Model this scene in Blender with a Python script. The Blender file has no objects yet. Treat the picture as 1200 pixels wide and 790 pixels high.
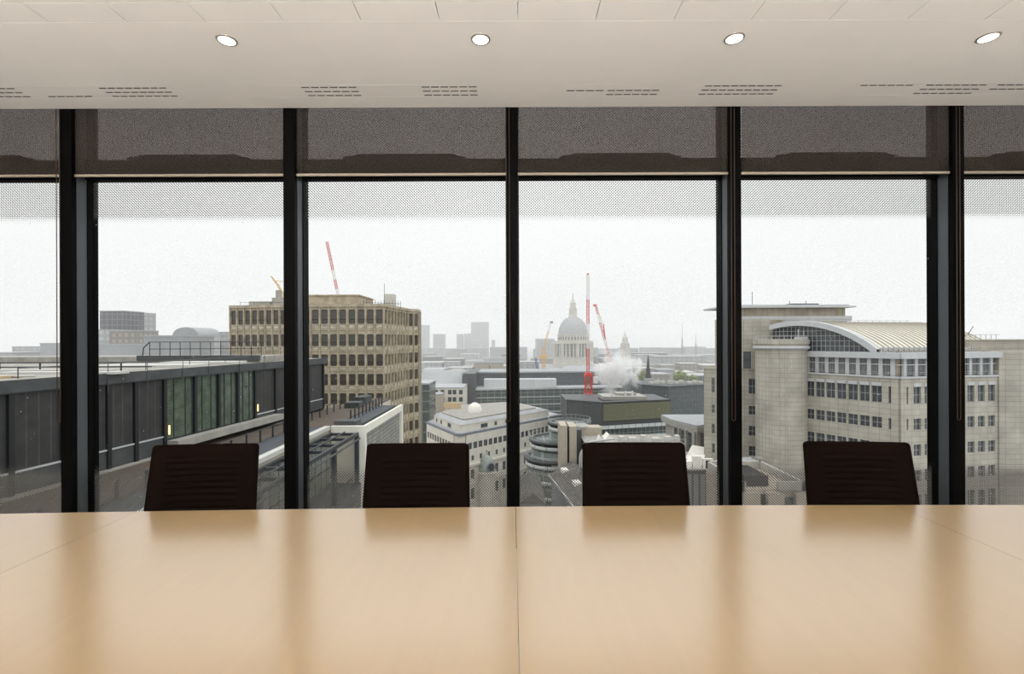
import bpy, bmesh, math, random
from mathutils import Vector, noise as mnoise
random.seed(7)
PI = math.pi
C = bpy.context.scene
COL = C.collection

# ------------------------------------------------------------------ camera
EYE, F, ROLL = 1.41, 560.0, 0.0037
cam = bpy.data.cameras.new('camera')
camo = bpy.data.objects.new('camera', cam); COL.objects.link(camo)
cam.sensor_width = 36.0; cam.lens = 36.0 * F / 1200.0
cam.shift_y = 5.0 / 1200.0
cam.clip_start = 0.05; cam.clip_end = 9000
camo.location = (0, 0, EYE); camo.rotation_euler = (PI / 2, ROLL, 0)
C.camera = camo

# ------------------------------------------------------------------ world: overcast sky
SKY_HORIZON, SKY_LOW, SKY_ZENITH = 0.95, 0.99, 2.2
w = bpy.data.worlds.new('sky'); C.world = w; w.use_nodes = True
nt = w.node_tree; nt.nodes.clear()
wo = nt.nodes.new('ShaderNodeOutputWorld'); bg = nt.nodes.new('ShaderNodeBackground')
tc = nt.nodes.new('ShaderNodeTexCoord'); sx = nt.nodes.new('ShaderNodeSeparateXYZ'); cr = nt.nodes.new('ShaderNodeValToRGB')
nz = nt.nodes.new('ShaderNodeTexNoise'); nz.inputs['Scale'].default_value = 2.2; nz.inputs['Detail'].default_value = 4
mp = nt.nodes.new('ShaderNodeMapping'); mp.inputs['Scale'].default_value = (1, 1, 3.5)
mr = nt.nodes.new('ShaderNodeMapRange'); mr.inputs[3].default_value = 0.955; mr.inputs[4].default_value = 1.045
ml = nt.nodes.new('ShaderNodeMath'); ml.operation = 'MULTIPLY'
nt.links.new(tc.outputs['Generated'], sx.inputs[0]); nt.links.new(sx.outputs['Z'], cr.inputs[0])
nt.links.new(tc.outputs['Generated'], mp.inputs[0]); nt.links.new(mp.outputs[0], nz.inputs['Vector'])
nt.links.new(nz.outputs['Fac'], mr.inputs[0])
e = cr.color_ramp.elements
def grey(v): return (v * 0.995, v * 0.997, v, 1)
e[0].position = 0.0; e[0].color = grey(SKY_HORIZON / 3)
e[1].position = 1.0; e[1].color = grey(SKY_ZENITH / 3)
el = cr.color_ramp.elements.new(0.14); el.color = grey(SKY_LOW / 3)
el = cr.color_ramp.elements.new(0.34); el.color = grey(1.05 / 3)
ml.inputs[1].default_value = 3.0
nt.links.new(mr.outputs[0], ml.inputs[0])
nt.links.new(cr.outputs[0], bg.inputs['Color']); nt.links.new(ml.outputs[0], bg.inputs['Strength'])
nt.links.new(bg.outputs[0], wo.inputs['Surface'])

# ------------------------------------------------------------------ exposure and sampling
DOWNLIGHT_W = 12.0
FILL_W = 310.0
HAZE_DENSITY = 0.0008
C.view_settings.view_transform = 'Standard'; C.view_settings.look = 'None'
C.view_settings.gamma = 1.0; C.view_settings.exposure = 0.0; C.view_settings.use_curve_mapping = False
cy = C.cycles
cy.use_denoising = True; cy.denoising_prefilter = 'NONE'; cy.max_bounces = 10; cy.diffuse_bounces = 6; cy.glossy_bounces = 4
cy.transparent_max_bounces = 24; cy.volume_bounces = 6; cy.sample_clamp_indirect = 6.0
cy.caustics_reflective = False; cy.caustics_refractive = False

# ------------------------------------------------------------------ helpers: projection
def unroll(px, py): return px - ROLL * (py - 395.0) - 600.0, 400.0 - (py + ROLL * (px - 600.0))
def at(px, py, Y):
    dx, dy = unroll(px, py); return Vector((dx * Y / F, Y, EYE + dy * Y / F))
def PX(px, Y, py=430): return unroll(px, py)[0] * Y / F
def PZ(px, py, Y): return EYE + unroll(px, py)[1] * Y / F
GROUND = -52.0

# ------------------------------------------------------------------ helpers: materials
def mat(name, col, rough=0.7, metal=0.0, var=0.0, scale=1.0, grid=None, emit=None, spec=None, bump=0.0):
    """procedural material; var = noise weathering; grid = (w, h, joint width, joint colour) courses laid on the UVs"""
    m = bpy.data.materials.new(name); m.use_nodes = True
    n = m.node_tree.nodes; l = m.node_tree.links; b = n['Principled BSDF']
    b.inputs['Roughness'].default_value = rough; b.inputs['Metallic'].default_value = metal
    if spec is not None: b.inputs['Specular IOR Level'].default_value = spec
    src = None
    c4 = (*col, 1)
    if grid:
        gw, gh, gj, gc = grid[:4]
        uv = n.new('ShaderNodeUVMap'); br = n.new('ShaderNodeTexBrick')
        br.offset = grid[4] if len(grid) > 4 else 0.0
        l.new(uv.outputs[0], br.inputs['Vector']); br.inputs['Scale'].default_value = 1.0
        br.inputs['Brick Width'].default_value = gw; br.inputs['Row Height'].default_value = gh
        br.inputs['Mortar Size'].default_value = gj; br.inputs['Mortar Smooth'].default_value = 0.1
        br.inputs['Color1'].default_value = c4; br.inputs['Color2'].default_value = tuple(x * 0.9 for x in col) + (1,)
        br.inputs['Mortar'].default_value = (*gc, 1); src = br.outputs['Color']
    if var > 0:
        t = n.new('ShaderNodeTexCoord'); z = n.new('ShaderNodeTexNoise'); z.inputs['Scale'].default_value = scale
        z.inputs['Detail'].default_value = 6; l.new(t.outputs['Object'], z.inputs['Vector'])
        r = n.new('ShaderNodeMapRange'); l.new(z.outputs['Fac'], r.inputs[0])
        r.inputs[1].default_value = 0.3; r.inputs[2].default_value = 0.7
        r.inputs[3].default_value = 1 - var; r.inputs[4].default_value = 1 + var * 0.6
        x = n.new('ShaderNodeMix'); x.data_type = 'RGBA'; x.blend_type = 'MULTIPLY'; x.inputs['Factor'].default_value = 1
        if src: l.new(src, x.inputs['A'])
        else: x.inputs['A'].default_value = c4
        l.new(r.outputs[0], x.inputs['B']); src = x.outputs['Result']
        if bump:
            bp = n.new('ShaderNodeBump'); bp.inputs['Strength'].default_value = bump; bp.inputs['Distance'].default_value = 0.02
            l.new(z.outputs['Fac'], bp.inputs['Height']); l.new(bp.outputs[0], b.inputs['Normal'])
    if src: l.new(src, b.inputs['Base Color'])
    else: b.inputs['Base Color'].default_value = c4
    if emit:
        b.inputs['Emission Color'].default_value = (*emit[0], 1); b.inputs['Emission Strength'].default_value = emit[1]
    return m

# ------------------------------------------------------------------ helpers: meshes and tags
class MB:
    def __init__(s): s.v = []; s.f = []; s.i = []; s.mi = 0; s.sm = []
    def poly(s, pts, smooth=False):
        b = len(s.v); s.v += [tuple(p) for p in pts]; s.f.append(tuple(range(b, b + len(pts)))); s.i.append(s.mi); s.sm.append(smooth); return s
    def mesh(s, vs, fs, smooth=False):
        b = len(s.v); s.v += [tuple(p) for p in vs]
        for f in fs: s.f.append(tuple(b + k for k in f)); s.i.append(s.mi); s.sm.append(smooth)
        return s
    def box(s, x0, x1, y0, y1, z0, z1): return s.prism([(x0, y0), (x1, y0), (x1, y1), (x0, y1)], z0, z1)
    def prism(s, pts, z0, z1, top=None):
        n = len(pts); t = top or pts
        a = sum(pts[k][0] * pts[(k + 1) % n][1] - pts[(k + 1) % n][0] * pts[k][1] for k in range(n))
        if a < 0: pts = pts[::-1]; t = t[::-1]
        vs = [(p[0], p[1], z0) for p in pts] + [(p[0], p[1], z1) for p in t]
        fs = [tuple(range(n - 1, -1, -1)), tuple(range(n, 2 * n))] + [(k, (k + 1) % n, n + (k + 1) % n, n + k) for k in range(n)]
        return s.mesh(vs, fs)
    def obox(s, p, d, a0, a1, z0, z1, o0, o1):
        """box along a wall line: p start, d direction, a0..a1 along it, o0..o1 outwards (to the right of d)"""
        nx, ny = d[1], -d[0]
        P = lambda a, o: (p[0] + d[0] * a + nx * o, p[1] + d[1] * a + ny * o)
        return s.prism([P(a0, o0), P(a1, o0), P(a1, o1), P(a0, o1)], z0, z1)
    def tube(s, a, b, r, n=8, r2=None, caps=True):
        a = Vector(a); b = Vector(b); r2 = r if r2 is None else r2
        d = (b - a).normalized(); u = d.orthogonal().normalized(); v = d.cross(u)
        vs = []
        for c, rr in ((a, r), (b, r2)):
            for k in range(n):
                t = 2 * PI * k / n; vs.append(c + u * math.cos(t) * rr + v * math.sin(t) * rr)
        fs = [(k, (k + 1) % n, n + (k + 1) % n, n + k) for k in range(n)]
        s.mesh(vs, fs, n > 6)
        if caps: s.mesh(vs[:n], [tuple(range(n - 1, -1, -1))]); s.mesh(vs[n:], [tuple(range(n))])
        return s
    def path(s, pts, r, n=8):
        for a, b in zip(pts, pts[1:]): s.tube(a, b, r, n)
        return s
    def lathe(s, prof, c, n=32, smooth=True, a0=0, a1=2 * PI):
        full = abs(a1 - a0 - 2 * PI) < 1e-6; m = n if full else n + 1
        vs = [(c[0] + r * math.cos(a0 + (a1 - a0) * k / n), c[1] + r * math.sin(a0 + (a1 - a0) * k / n), c[2] + z) for r, z in prof for k in range(m)]
        fs = []
        for j in range(len(prof) - 1):
            for k in range(n):
                k2 = (k + 1) % m
                fs.append((j * m + k, j * m + k2, (j + 1) * m + k2, (j + 1) * m + k))
        return s.mesh(vs, fs, smooth)
    def lattice(s, a, b, wd, r, steps, wd2=None):
        """square lattice boom from a to b"""
        a = Vector(a); b = Vector(b); wd2 = wd if wd2 is None else wd2
        d = (b - a).normalized(); u = d.orthogonal().normalized() if abs(d.z) < 0.9 else Vector((1, 0, 0)); u = (u - d * u.dot(d)).normalized(); v = d.cross(u)
        cn = lambda t, k: a.lerp(b, t) + (u * (1, 1, -1, -1)[k] + v * (1, -1, -1, 1)[k]) * (wd + (wd2 - wd) * t) / 2
        for k in range(4): s.tube(cn(0, k), cn(1, k), r, 4)
        for j in range(steps):
            for k in range(4):
                k2 = (k + 1) % 4
                A, B = (k, k2) if j % 2 else (k2, k)
                s.tube(cn(j / steps, A), cn((j + 1) / steps, B), r * 0.7, 4, caps=False)
                s.tube(cn(j / steps, k), cn(j / steps, k2), r * 0.7, 4, caps=False)
        return s
    def build(s, name, m, parent=None, origin=None):
        me = bpy.data.meshes.new(name)
        if parent is not None:
            o0 = Vector((0, 0, 0)); q = parent
            while q is not None: o0 += q.location; q = q.parent
        elif origin is not None: o0 = Vector(origin)
        else:
            xs = [p[0] for p in s.v]; ys = [p[1] for p in s.v]
            o0 = Vector(((min(xs) + max(xs)) / 2, (min(ys) + max(ys)) / 2, min(p[2] for p in s.v)))
        me.from_pydata([(p[0] - o0.x, p[1] - o0.y, p[2] - o0.z) for p in s.v], [], s.f)
        for k in (m if isinstance(m, (list, tuple)) else [m]): me.materials.append(k)
        me.polygons.foreach_set('material_index', s.i); me.polygons.foreach_set('use_smooth', s.sm)
        me.update()
        uv = me.uv_layers.new(name='UVMap').data
        for p in me.polygons:
            n = p.normal
            if abs(n.z) > 0.75: t = Vector((1, 0, 0)); b = Vector((0, 1, 0))
            else:
                t = Vector((-n.y, n.x, 0)).normalized(); b = n.cross(t)
                if b.z < 0: b = -b
            for li in p.loop_indices:
                co = me.vertices[me.loops[li].vertex_index].co; uv[li].uv = (co.dot(t), co.dot(b))
        o = bpy.data.objects.new(name, me); COL.objects.link(o)
        if parent is not None: o.parent = parent
        else: o.location = o0
        return o

def tag(o, label, cat, group=None, kind=None):
    o['label'] = label; o['category'] = cat
    if group: o['group'] = group
    if kind: o['kind'] = kind
    return o
def thing(name, label, cat, loc, group=None):
    o = bpy.data.objects.new(name, None); COL.objects.link(o); o.location = loc; o.empty_display_size = 0.2
    return tag(o, label, cat, group)
def struct(o): o['kind'] = 'structure'; return o
def copy_tree(o, parent=None):
    c = o.copy(); COL.objects.link(c); c.parent = parent
    for ch in o.children: copy_tree(ch, c)
    return c
def put(proto, parent, x, y, z, rz=0.0):
    """a shared-mesh copy of a window unit (or the unit itself the first time) set on a thing at a world point"""
    if proto.get('used'): o = proto.copy(); COL.objects.link(o)
    else: o = proto; proto['used'] = 1
    o.parent = parent; o.location = Vector((x, y, z)) - parent.location; o.rotation_euler = (0, 0, rz); return o
def line(p, q):
    L = math.hypot(q[0] - p[0], q[1] - p[1]); d = ((q[0] - p[0]) / L, (q[1] - p[1]) / L); return L, d
def facade(mb, p, q, cols, rows, zb, zt, dep):
    """piers and spandrels standing dep proud of the core wall, leaving the window openings"""
    L, d = line(p, q); a = 0.0
    for c0, c1 in list(cols) + [(L, L)]:
        if c0 - a > 1e-3: mb.obox(p, d, a, c0, zb, zt, -0.05, dep)
        a = c1
    for c0, c1 in cols:
        z = zb
        for z0, z1 in sorted(rows) + [(zt, zt)]:
            if z0 - z > 1e-3: mb.obox(p, d, c0, c1, z, z0, -0.05, dep)
            z = z1
def window_unit(name, wd, ht, nx, nz, pane, frame, t=0.06):
    m = MB(); m.box(-wd / 2, wd / 2, -0.03, 0.03, 0, ht); m.mi = 1
    for k in range(nx + 1): x = -wd / 2 + wd * k / nx; m.box(max(-wd / 2, x - t / 2), min(wd / 2, x + t / 2), -0.07, -0.031, 0, ht)
    for k in range(nz + 1): z = ht * k / nz; m.box(-wd / 2, wd / 2, -0.066, -0.0315, max(0, z - t / 2), min(ht, z + t / 2))
    return m.build(name, [pane, frame], origin=(0, 0, 0))
def windows_on(th, p, q, cols, rows, pane, frame, nx=2, nz=2, out=0.03, name='window'):
    L, d = line(p, q); rz = math.atan2(d[1], d[0]); protos = {}
    for c0, c1 in cols:
        for z0, z1 in rows:
            k = (round(c1 - c0, 3), round(z1 - z0, 3))
            if k not in protos: protos[k] = window_unit(name, k[0], k[1], nx, nz, pane, frame)
            a = (c0 + c1) / 2
            put(protos[k], th, p[0] + d[0] * a + d[1] * out, p[1] + d[1] * a - d[0] * out, z0, rz)
def even(L, n, wd, m0=0.0, m1=0.0):
    s = (L - m0 - m1) / n; return [(m0 + s * (k + 0.5) - wd / 2, m0 + s * (k + 0.5) + wd / 2) for k in range(n)]

# ------------------------------------------------------------------ materials
M = {}
M['white'] = mat('ceiling_paint', (0.83, 0.82, 0.805), 0.8, var=0.02, scale=3)
M['wall'] = mat('wall_paint', (0.82, 0.79, 0.74), 0.8, var=0.02, scale=2)
M['carpet'] = mat('carpet', (0.42, 0.40, 0.37), 0.95, var=0.15, scale=60)
M['black'] = mat('black_mullion', (0.0015, 0.0015, 0.0016), 0.5, spec=0.05)
M['alu'] = mat('dark_anodised', (0.095, 0.105, 0.115), 0.42, metal=0.6, var=0.06, scale=5)
M['bar'] = mat('blind_bar', (0.42, 0.37, 0.30), 0.4, metal=0.4)
M['chain'] = mat('bead_chain', (0.05, 0.036, 0.027), 0.4, metal=0.5)
M['ring'] = mat('lamp_trim', (0.35, 0.33, 0.30), 0.35, metal=0.7)
M['lamp'] = mat('lamp_face', (1, 1, 1), 0.5, emit=((1.0, 0.93, 0.78), 5.0))
M['slot'] = mat('vent_slot', (0.06, 0.055, 0.05), 0.8)
M['vent'] = mat('vent_plate', (0.82, 0.81, 0.79), 0.6)
M['chair'] = mat('chair_cloth', (0.0052, 0.0029, 0.0021), 0.85, var=0.25, scale=140, spec=0.03)
M['chairmetal'] = mat('chair_plastic', (0.012, 0.011, 0.011), 0.45)
M['steel'] = mat('brushed_steel', (0.55, 0.55, 0.55), 0.35, metal=0.9)

def maple():
    m = bpy.data.materials.new('maple_veneer'); m.use_nodes = True
    n = m.node_tree.nodes; l = m.node_tree.links; b = n['Principled BSDF']
    t = n.new('ShaderNodeTexCoord'); mp = n.new('ShaderNodeMapping'); mp.inputs['Scale'].default_value = (9, 0.9, 9)
    z = n.new('ShaderNodeTexNoise'); z.inputs['Scale'].default_value = 3; z.inputs['Detail'].default_value = 8
    z.inputs['Roughness'].default_value = 0.65; z.inputs['Distortion'].default_value = 0.4
    r = n.new('ShaderNodeValToRGB'); e = r.color_ramp.elements
    e[0].position = 0.25; e[0].color = (0.425, 0.295, 0.155, 1); e[1].position = 0.75; e[1].color = (0.445, 0.312, 0.168, 1)
    l.new(t.outputs['Object'], mp.inputs[0]); l.new(mp.outputs[0], z.inputs['Vector']); l.new(z.outputs['Fac'], r.inputs[0])
    l.new(r.outputs[0], b.inputs['Base Color'])
    b.inputs['Roughness'].default_value = 0.205; b.inputs['IOR'].default_value = 2.75
    return m
M['maple'] = maple()

def glass_material(z_top, z_bot):
    """window glass with a printed dot screen near its head and foot and a few dried rain drops"""
    m = bpy.data.materials.new('fritted_glass'); m.use_nodes = True
    n = m.node_tree.nodes; l = m.node_tree.links; n.clear()
    out = n.new('ShaderNodeOutputMaterial'); tc = n.new('ShaderNodeTexCoord'); sp = n.new('ShaderNodeSeparateXYZ')
    l.new(tc.outputs['Object'], sp.inputs[0])
    def math_(op, a, b=None, c=None):
        x = n.new('ShaderNodeMath'); x.operation = op
        for k, q in enumerate((a, b, c)):
            if q is None: continue
            if isinstance(q, (int, float)): x.inputs[k].default_value = q
            else: l.new(q, x.inputs[k])
        return x.outputs[0]
    P = 0.0140
    X, Z = sp.outputs['X'], sp.outputs['Z']
    u = math_('SUBTRACT', math_('FRACT', math_('MULTIPLY', math_('ADD', X, Z), 0.7071 / P)), 0.5)
    v = math_('SUBTRACT', math_('FRACT', math_('MULTIPLY', math_('SUBTRACT', X, Z), 0.7071 / P)), 0.5)
    d = math_('SQRT', math_('ADD', math_('MULTIPLY', u, u), math_('MULTIPLY', v, v)))
    def ramp(z0, z1):      # 0 at z0, 1 at z1
        r = n.new('ShaderNodeMapRange'); l.new(Z, r.inputs[0]); r.inputs[1].default_value = z0; r.inputs[2].default_value = z1
        r.inputs[3].default_value = 0; r.inputs[4].default_value = 1; return r.outputs[0]
    rad = math_('MAXIMUM', math_('MULTIPLY', ramp(z_top, z_top + 0.06), 0.255), math_('MULTIPLY', ramp(z_bot, z_bot - 0.10), 0.34))
    dot = math_('LESS_THAN', d, rad)
    tr = n.new('ShaderNodeBsdfTransparent'); tr.inputs[0].default_value = (0.975, 0.985, 0.98, 1)
    vo = n.new('ShaderNodeTexVoronoi'); vo.inputs['Scale'].default_value = 42; l.new(tc.outputs['Object'], vo.inputs['Vector'])
    sc = n.new('ShaderNodeSeparateColor'); l.new(vo.outputs['Color'], sc.inputs[0])
    drop = math_('MULTIPLY', math_('LESS_THAN', vo.outputs['Distance'], math_('MULTIPLY', sc.outputs[1], 0.13)), math_('GREATER_THAN', sc.outputs[0], 0.90))
    dd = n.new('ShaderNodeBsdfTranslucent'); dd.inputs[0].default_value = (0.7, 0.7, 0.68, 1)
    a1 = n.new('ShaderNodeMixShader'); l.new(drop, a1.inputs[0]); l.new(tr.outputs[0], a1.inputs[1]); l.new(dd.outputs[0], a1.inputs[2])
    fd = n.new('ShaderNodeBsdfDiffuse'); fd.inputs[0].default_value = (0.075, 0.07, 0.062, 1)
    ft = n.new('ShaderNodeBsdfTranslucent'); ft.inputs[0].default_value = (0.10, 0.097, 0.09, 1)
    fa = n.new('ShaderNodeAddShader'); l.new(fd.outputs[0], fa.inputs[0]); l.new(ft.outputs[0], fa.inputs[1])
    a2 = n.new('ShaderNodeMixShader'); l.new(dot, a2.inputs[0]); l.new(a1.outputs[0], a2.inputs[1]); l.new(fa.outputs[0], a2.inputs[2])
    l.new(a2.outputs[0], out.inputs[0])
    return m
M['glass'] = glass_material(2.253, 0.555)

def shade_material():
    m = bpy.data.materials.new('screen_fabric'); m.use_nodes = True
    n = m.node_tree.nodes; l = m.node_tree.links; n.clear()
    out = n.new('ShaderNodeOutputMaterial')
    tr = n.new('ShaderNodeBsdfTransparent'); tr.inputs[0].default_value = (0.355, 0.343, 0.337, 1)
    df = n.new('ShaderNodeBsdfDiffuse'); df.inputs[0].default_value = (0.030, 0.026, 0.023, 1)
    tl = n.new('ShaderNodeBsdfTranslucent'); tl.inputs[0].default_value = (0.022, 0.018, 0.016, 1)
    a = n.new('ShaderNodeAddShader'); b = n.new('ShaderNodeAddShader')
    l.new(tr.outputs[0], a.inputs[0]); l.new(df.outputs[0], a.inputs[1]); l.new(a.outputs[0], b.inputs[0]); l.new(tl.outputs[0], b.inputs[1])
    l.new(b.outputs[0], out.inputs[0]); return m
M['shade'] = shade_material()

# outdoors
M['ground'] = mat('street', (0.32, 0.32, 0.31), 0.9, var=0.3, scale=0.05)
M['precast'] = mat('precast_concrete', (0.46, 0.395, 0.295), 0.85, var=0.32, scale=0.9)
M['apron'] = mat('pale_precast', (0.56, 0.50, 0.40), 0.85, var=0.4, scale=1.4)
M['precast_pane'] = mat('bronze_pane', (0.11, 0.10, 0.085), 0.25, var=0.7, scale=0.5)
M['stone'] = mat('stone_cladding', (0.45, 0.422, 0.365), 0.8, var=0.2, scale=0.35, grid=(1.5, 0.85, 0.035, (0.28, 0.255, 0.215)))
M['stone_dark'] = mat('louvred_stone', (0.36, 0.325, 0.255), 0.8, var=0.25, scale=0.5, grid=(1.2, 4.0, 0.06, (0.26, 0.23, 0.18)))
M['bluegrey'] = mat('grey_metal_trim', (0.50, 0.51, 0.52), 0.6, var=0.08)
M['pane'] = mat('office_pane', (0.07, 0.08, 0.09), 0.15, var=0.5, scale=0.7)
M['frame'] = mat('window_frame', (0.42, 0.41, 0.39), 0.6)
M['darkframe'] = mat('dark_frame', (0.03, 0.034, 0.04), 0.5)
M['roofmetal'] = mat('ribbed_roof', (0.68, 0.645, 0.555), 0.55, var=0.1, scale=0.4)
M['rib'] = mat('roof_rib', (0.36, 0.335, 0.285), 0.6)
M['cream'] = mat('white_stone', (0.70, 0.665, 0.59), 0.8, var=0.1, scale=0.4)
M['lead'] = mat('lead_roof', (0.40, 0.405, 0.415), 0.6, var=0.12, scale=0.5)
M['leaddark'] = mat('dark_lead', (0.20, 0.215, 0.245), 0.6, var=0.2)
M['copper'] = mat('green_lead', (0.30, 0.34, 0.32), 0.6, var=0.25, scale=0.9)
M['panel'] = mat('grey_panel', (0.038, 0.039, 0.037), 0.55, var=0.3, scale=1.3, grid=(0.62, 9.0, 0.025, (0.075, 0.078, 0.078)))
M['fascia'] = mat('metal_fascia', (0.065, 0.070, 0.073), 0.55, var=0.3, scale=1.2)
M['column'] = mat('dark_column', (0.012, 0.013, 0.015), 0.5)
M['greenglass'] = mat('green_glazing', (0.085, 0.115, 0.075), 0.15, var=0.45, scale=1.6, grid=(30, 0.16, 0.03, (0.13, 0.16, 0.13)))
M['gravel'] = mat('roof_gravel', (0.34, 0.325, 0.295), 0.9, var=0.25, scale=1.5)
M['deck'] = mat('timber_deck', (0.115, 0.09, 0.066), 0.8, var=0.25, scale=1.5, grid=(0.15, 30, 0.02, (0.08, 0.06, 0.05)))
M['membrane'] = mat('roof_membrane', (0.06, 0.066, 0.078), 0.6, var=0.2, scale=0.8)
M['coping'] = mat('white_coping', (0.55, 0.54, 0.51), 0.7, var=0.1)
M['ledge'] = mat('concrete_ledge', (0.38, 0.365, 0.33), 0.8, var=0.15)
M['timber'] = mat('pale_timber', (0.58, 0.44, 0.27), 0.8, var=0.3, scale=2)
M['whiteframe'] = mat('white_portal', (0.74, 0.72, 0.64), 0.7, var=0.06)
M['beige'] = mat('beige_render', (0.56, 0.52, 0.43), 0.8, var=0.1, scale=0.6)
M['louvre'] = mat('louvre_glass', (0.33, 0.33, 0.30), 0.4, var=0.25, grid=(1.4, 0.42, 0.07, (0.16, 0.16, 0.15)))
M['wallglass'] = mat('lower_glazing', (0.25, 0.27, 0.24), 0.2, var=0.3, grid=(1.3, 3.2, 0.08, (0.05, 0.055, 0.06)))
M['warm'] = mat('warm_lamp', (1, 0.8, 0.5), 0.5, emit=((1.0, 0.62, 0.22), 2.2))
M['slate'] = mat('slate_glass', (0.11, 0.125, 0.135), 0.3, var=0.25, grid=(1.5, 1.9, 0.09, (0.07, 0.08, 0.085)))
M['darkbox'] = mat('dark_cladding', (0.085, 0.090, 0.095), 0.5, var=0.2, scale=0.3, grid=(2.0, 9.0, 0.07, (0.06, 0.065, 0.07)))
M['olive'] = mat('olive_louvre', (0.20, 0.20, 0.125), 0.6, var=0.1, grid=(30, 0.5, 0.08, (0.14, 0.14, 0.09)))
M['band'] = mat('glazed_band', (0.09, 0.115, 0.11), 0.2, var=0.25, grid=(1.6, 6, 0.08, (0.30, 0.33, 0.32)))
M['bandwhite'] = mat('white_band', (0.72, 0.76, 0.76), 0.5, grid=(2.4, 6, 0.12, (0.3, 0.34, 0.33)))
M['greenband'] = mat('green_office_glass', (0.085, 0.11, 0.10), 0.2, var=0.25, grid=(3.2, 3.6, 0.2, (0.21, 0.235, 0.22)))
M['lightbox'] = mat('plant_screen', (0.62, 0.64, 0.65), 0.6, var=0.05, grid=(4, 20, 0.05, (0.55, 0.57, 0.58)))
M['tan'] = mat('tan_block', (0.45, 0.395, 0.32), 0.85, var=0.1)
M['midgrey'] = mat('grey_block', (0.34, 0.35, 0.36), 0.8, var=0.15, scale=0.1)
M['brownroof'] = mat('tiled_roof', (0.15, 0.14, 0.13), 0.85, var=0.35, scale=0.8)
M['sheet'] = mat('white_sheeting', (0.82, 0.79, 0.73), 0.7, var=0.08, scale=0.8)
M['farpale'] = mat('far_pale_block', (0.50, 0.50, 0.49), 0.85, var=0.2, scale=0.06, grid=(5, 3.6, 0.9, (0.36, 0.37, 0.38)))
M['fardark'] = mat('far_grey_tower', (0.20, 0.205, 0.215), 0.8, var=0.1, scale=0.05, grid=(4, 3.6, 0.7, (0.36, 0.36, 0.36)))
M['towerdark'] = mat('dark_grid_tower', (0.085, 0.088, 0.095), 0.8, grid=(3.2, 3.4, 0.35, (0.17, 0.17, 0.18)))
M['fartan'] = mat('far_brown_block', (0.40, 0.35, 0.30), 0.85, var=0.15, grid=(3.5, 3.5, 0.8, (0.26, 0.24, 0.22)))
M['portland'] = mat('portland_stone', (0.56, 0.53, 0.47), 0.85, var=0.15, scale=0.2)
M['red'] = mat('crane_red', (0.62, 0.06, 0.035), 0.5)
M['cranewhite'] = mat('crane_white', (0.75, 0.72, 0.70), 0.5)
M['yellow'] = mat('crane_yellow', (0.72, 0.46, 0.13), 0.5)
M['blue'] = mat('crane_blue', (0.06, 0.10, 0.25), 0.5)
M['leaf'] = mat('spring_leaves', (0.26, 0.30, 0.09), 0.8, var=0.4, scale=0.8)
M['bark'] = mat('bark', (0.10, 0.08, 0.06), 0.9)

# ================================================================== THE ROOM
Wd = 3.25                                                # distance to the front of the mullions
MX = [0.005 + 1.518 * k for k in range(-4, 5)]           # mullion centres
XL, XR, YB = MX[0], MX[-1], -4.6
struct(MB().box(XL - 0.2, XR + 0.2, YB - 0.2, 3.5, -0.25, 0).build('floor', M['carpet']))
struct(MB().box(XL - 0.2, XL, YB, 3.46, 0, 3.3).build('wall_left', M['wall']))
struct(MB().box(XR, XR + 0.2, YB, 3.46, 0, 3.3).build('wall_right', M['wall']))
struct(MB().box(XL - 0.2, XR + 0.2, YB - 0.2, YB, 0, 3.3).build('wall_back', M['wall']))
# ceiling: plain strip by the window, then narrow tiles with open joints
cb = MB()
cb.box(XL, XR, YB, 3.5, 3.17, 3.3)
cb.box(XL, XR, 2.3735, 3.245, 3.0, 3.17)
tw = 0.3865; k0 = int((XL - 0.033) / tw) - 1
ys = [2.3725, 2.236] + [2.236 - 0.62 * k for k in range(1, 12)]
for ya, yb in zip(ys, ys[1:]):
    if yb < YB: break
    for k in range(k0, -k0 + 2):
        x0, x1 = max(XL, 0.033 + k * tw + 0.002), min(XR, 0.033 + (k + 1) * tw - 0.002)
        if x1 > x0: cb.box(x0, x1, yb + 0.002, ya - (0.002 if ya < 2.37 else 0), 3.0005, 3.05)
cb.box(XL, XR, YB, 2.3725, 3.052, 3.17)
struct(cb.build('ceiling', M['white']))

# mullions
for k, x in enumerate(MX):
    m = MB(); m.box(x - 0.039, x + 0.039, Wd, 3.285, 0, 3.17)
    o = struct(m.build(f'trim_{k + 1}', M['black']))
    m = MB(); m.box(x - 0.042, x + 0.042, 3.285, 3.365, 0, 3.17); m.build('mullion', M['alu'], o)
    m = MB(); m.box(x - 0.047, x + 0.047, 3.365, 3.45, 0, 3.17); m.build('gasket', M['black'], o)
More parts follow.
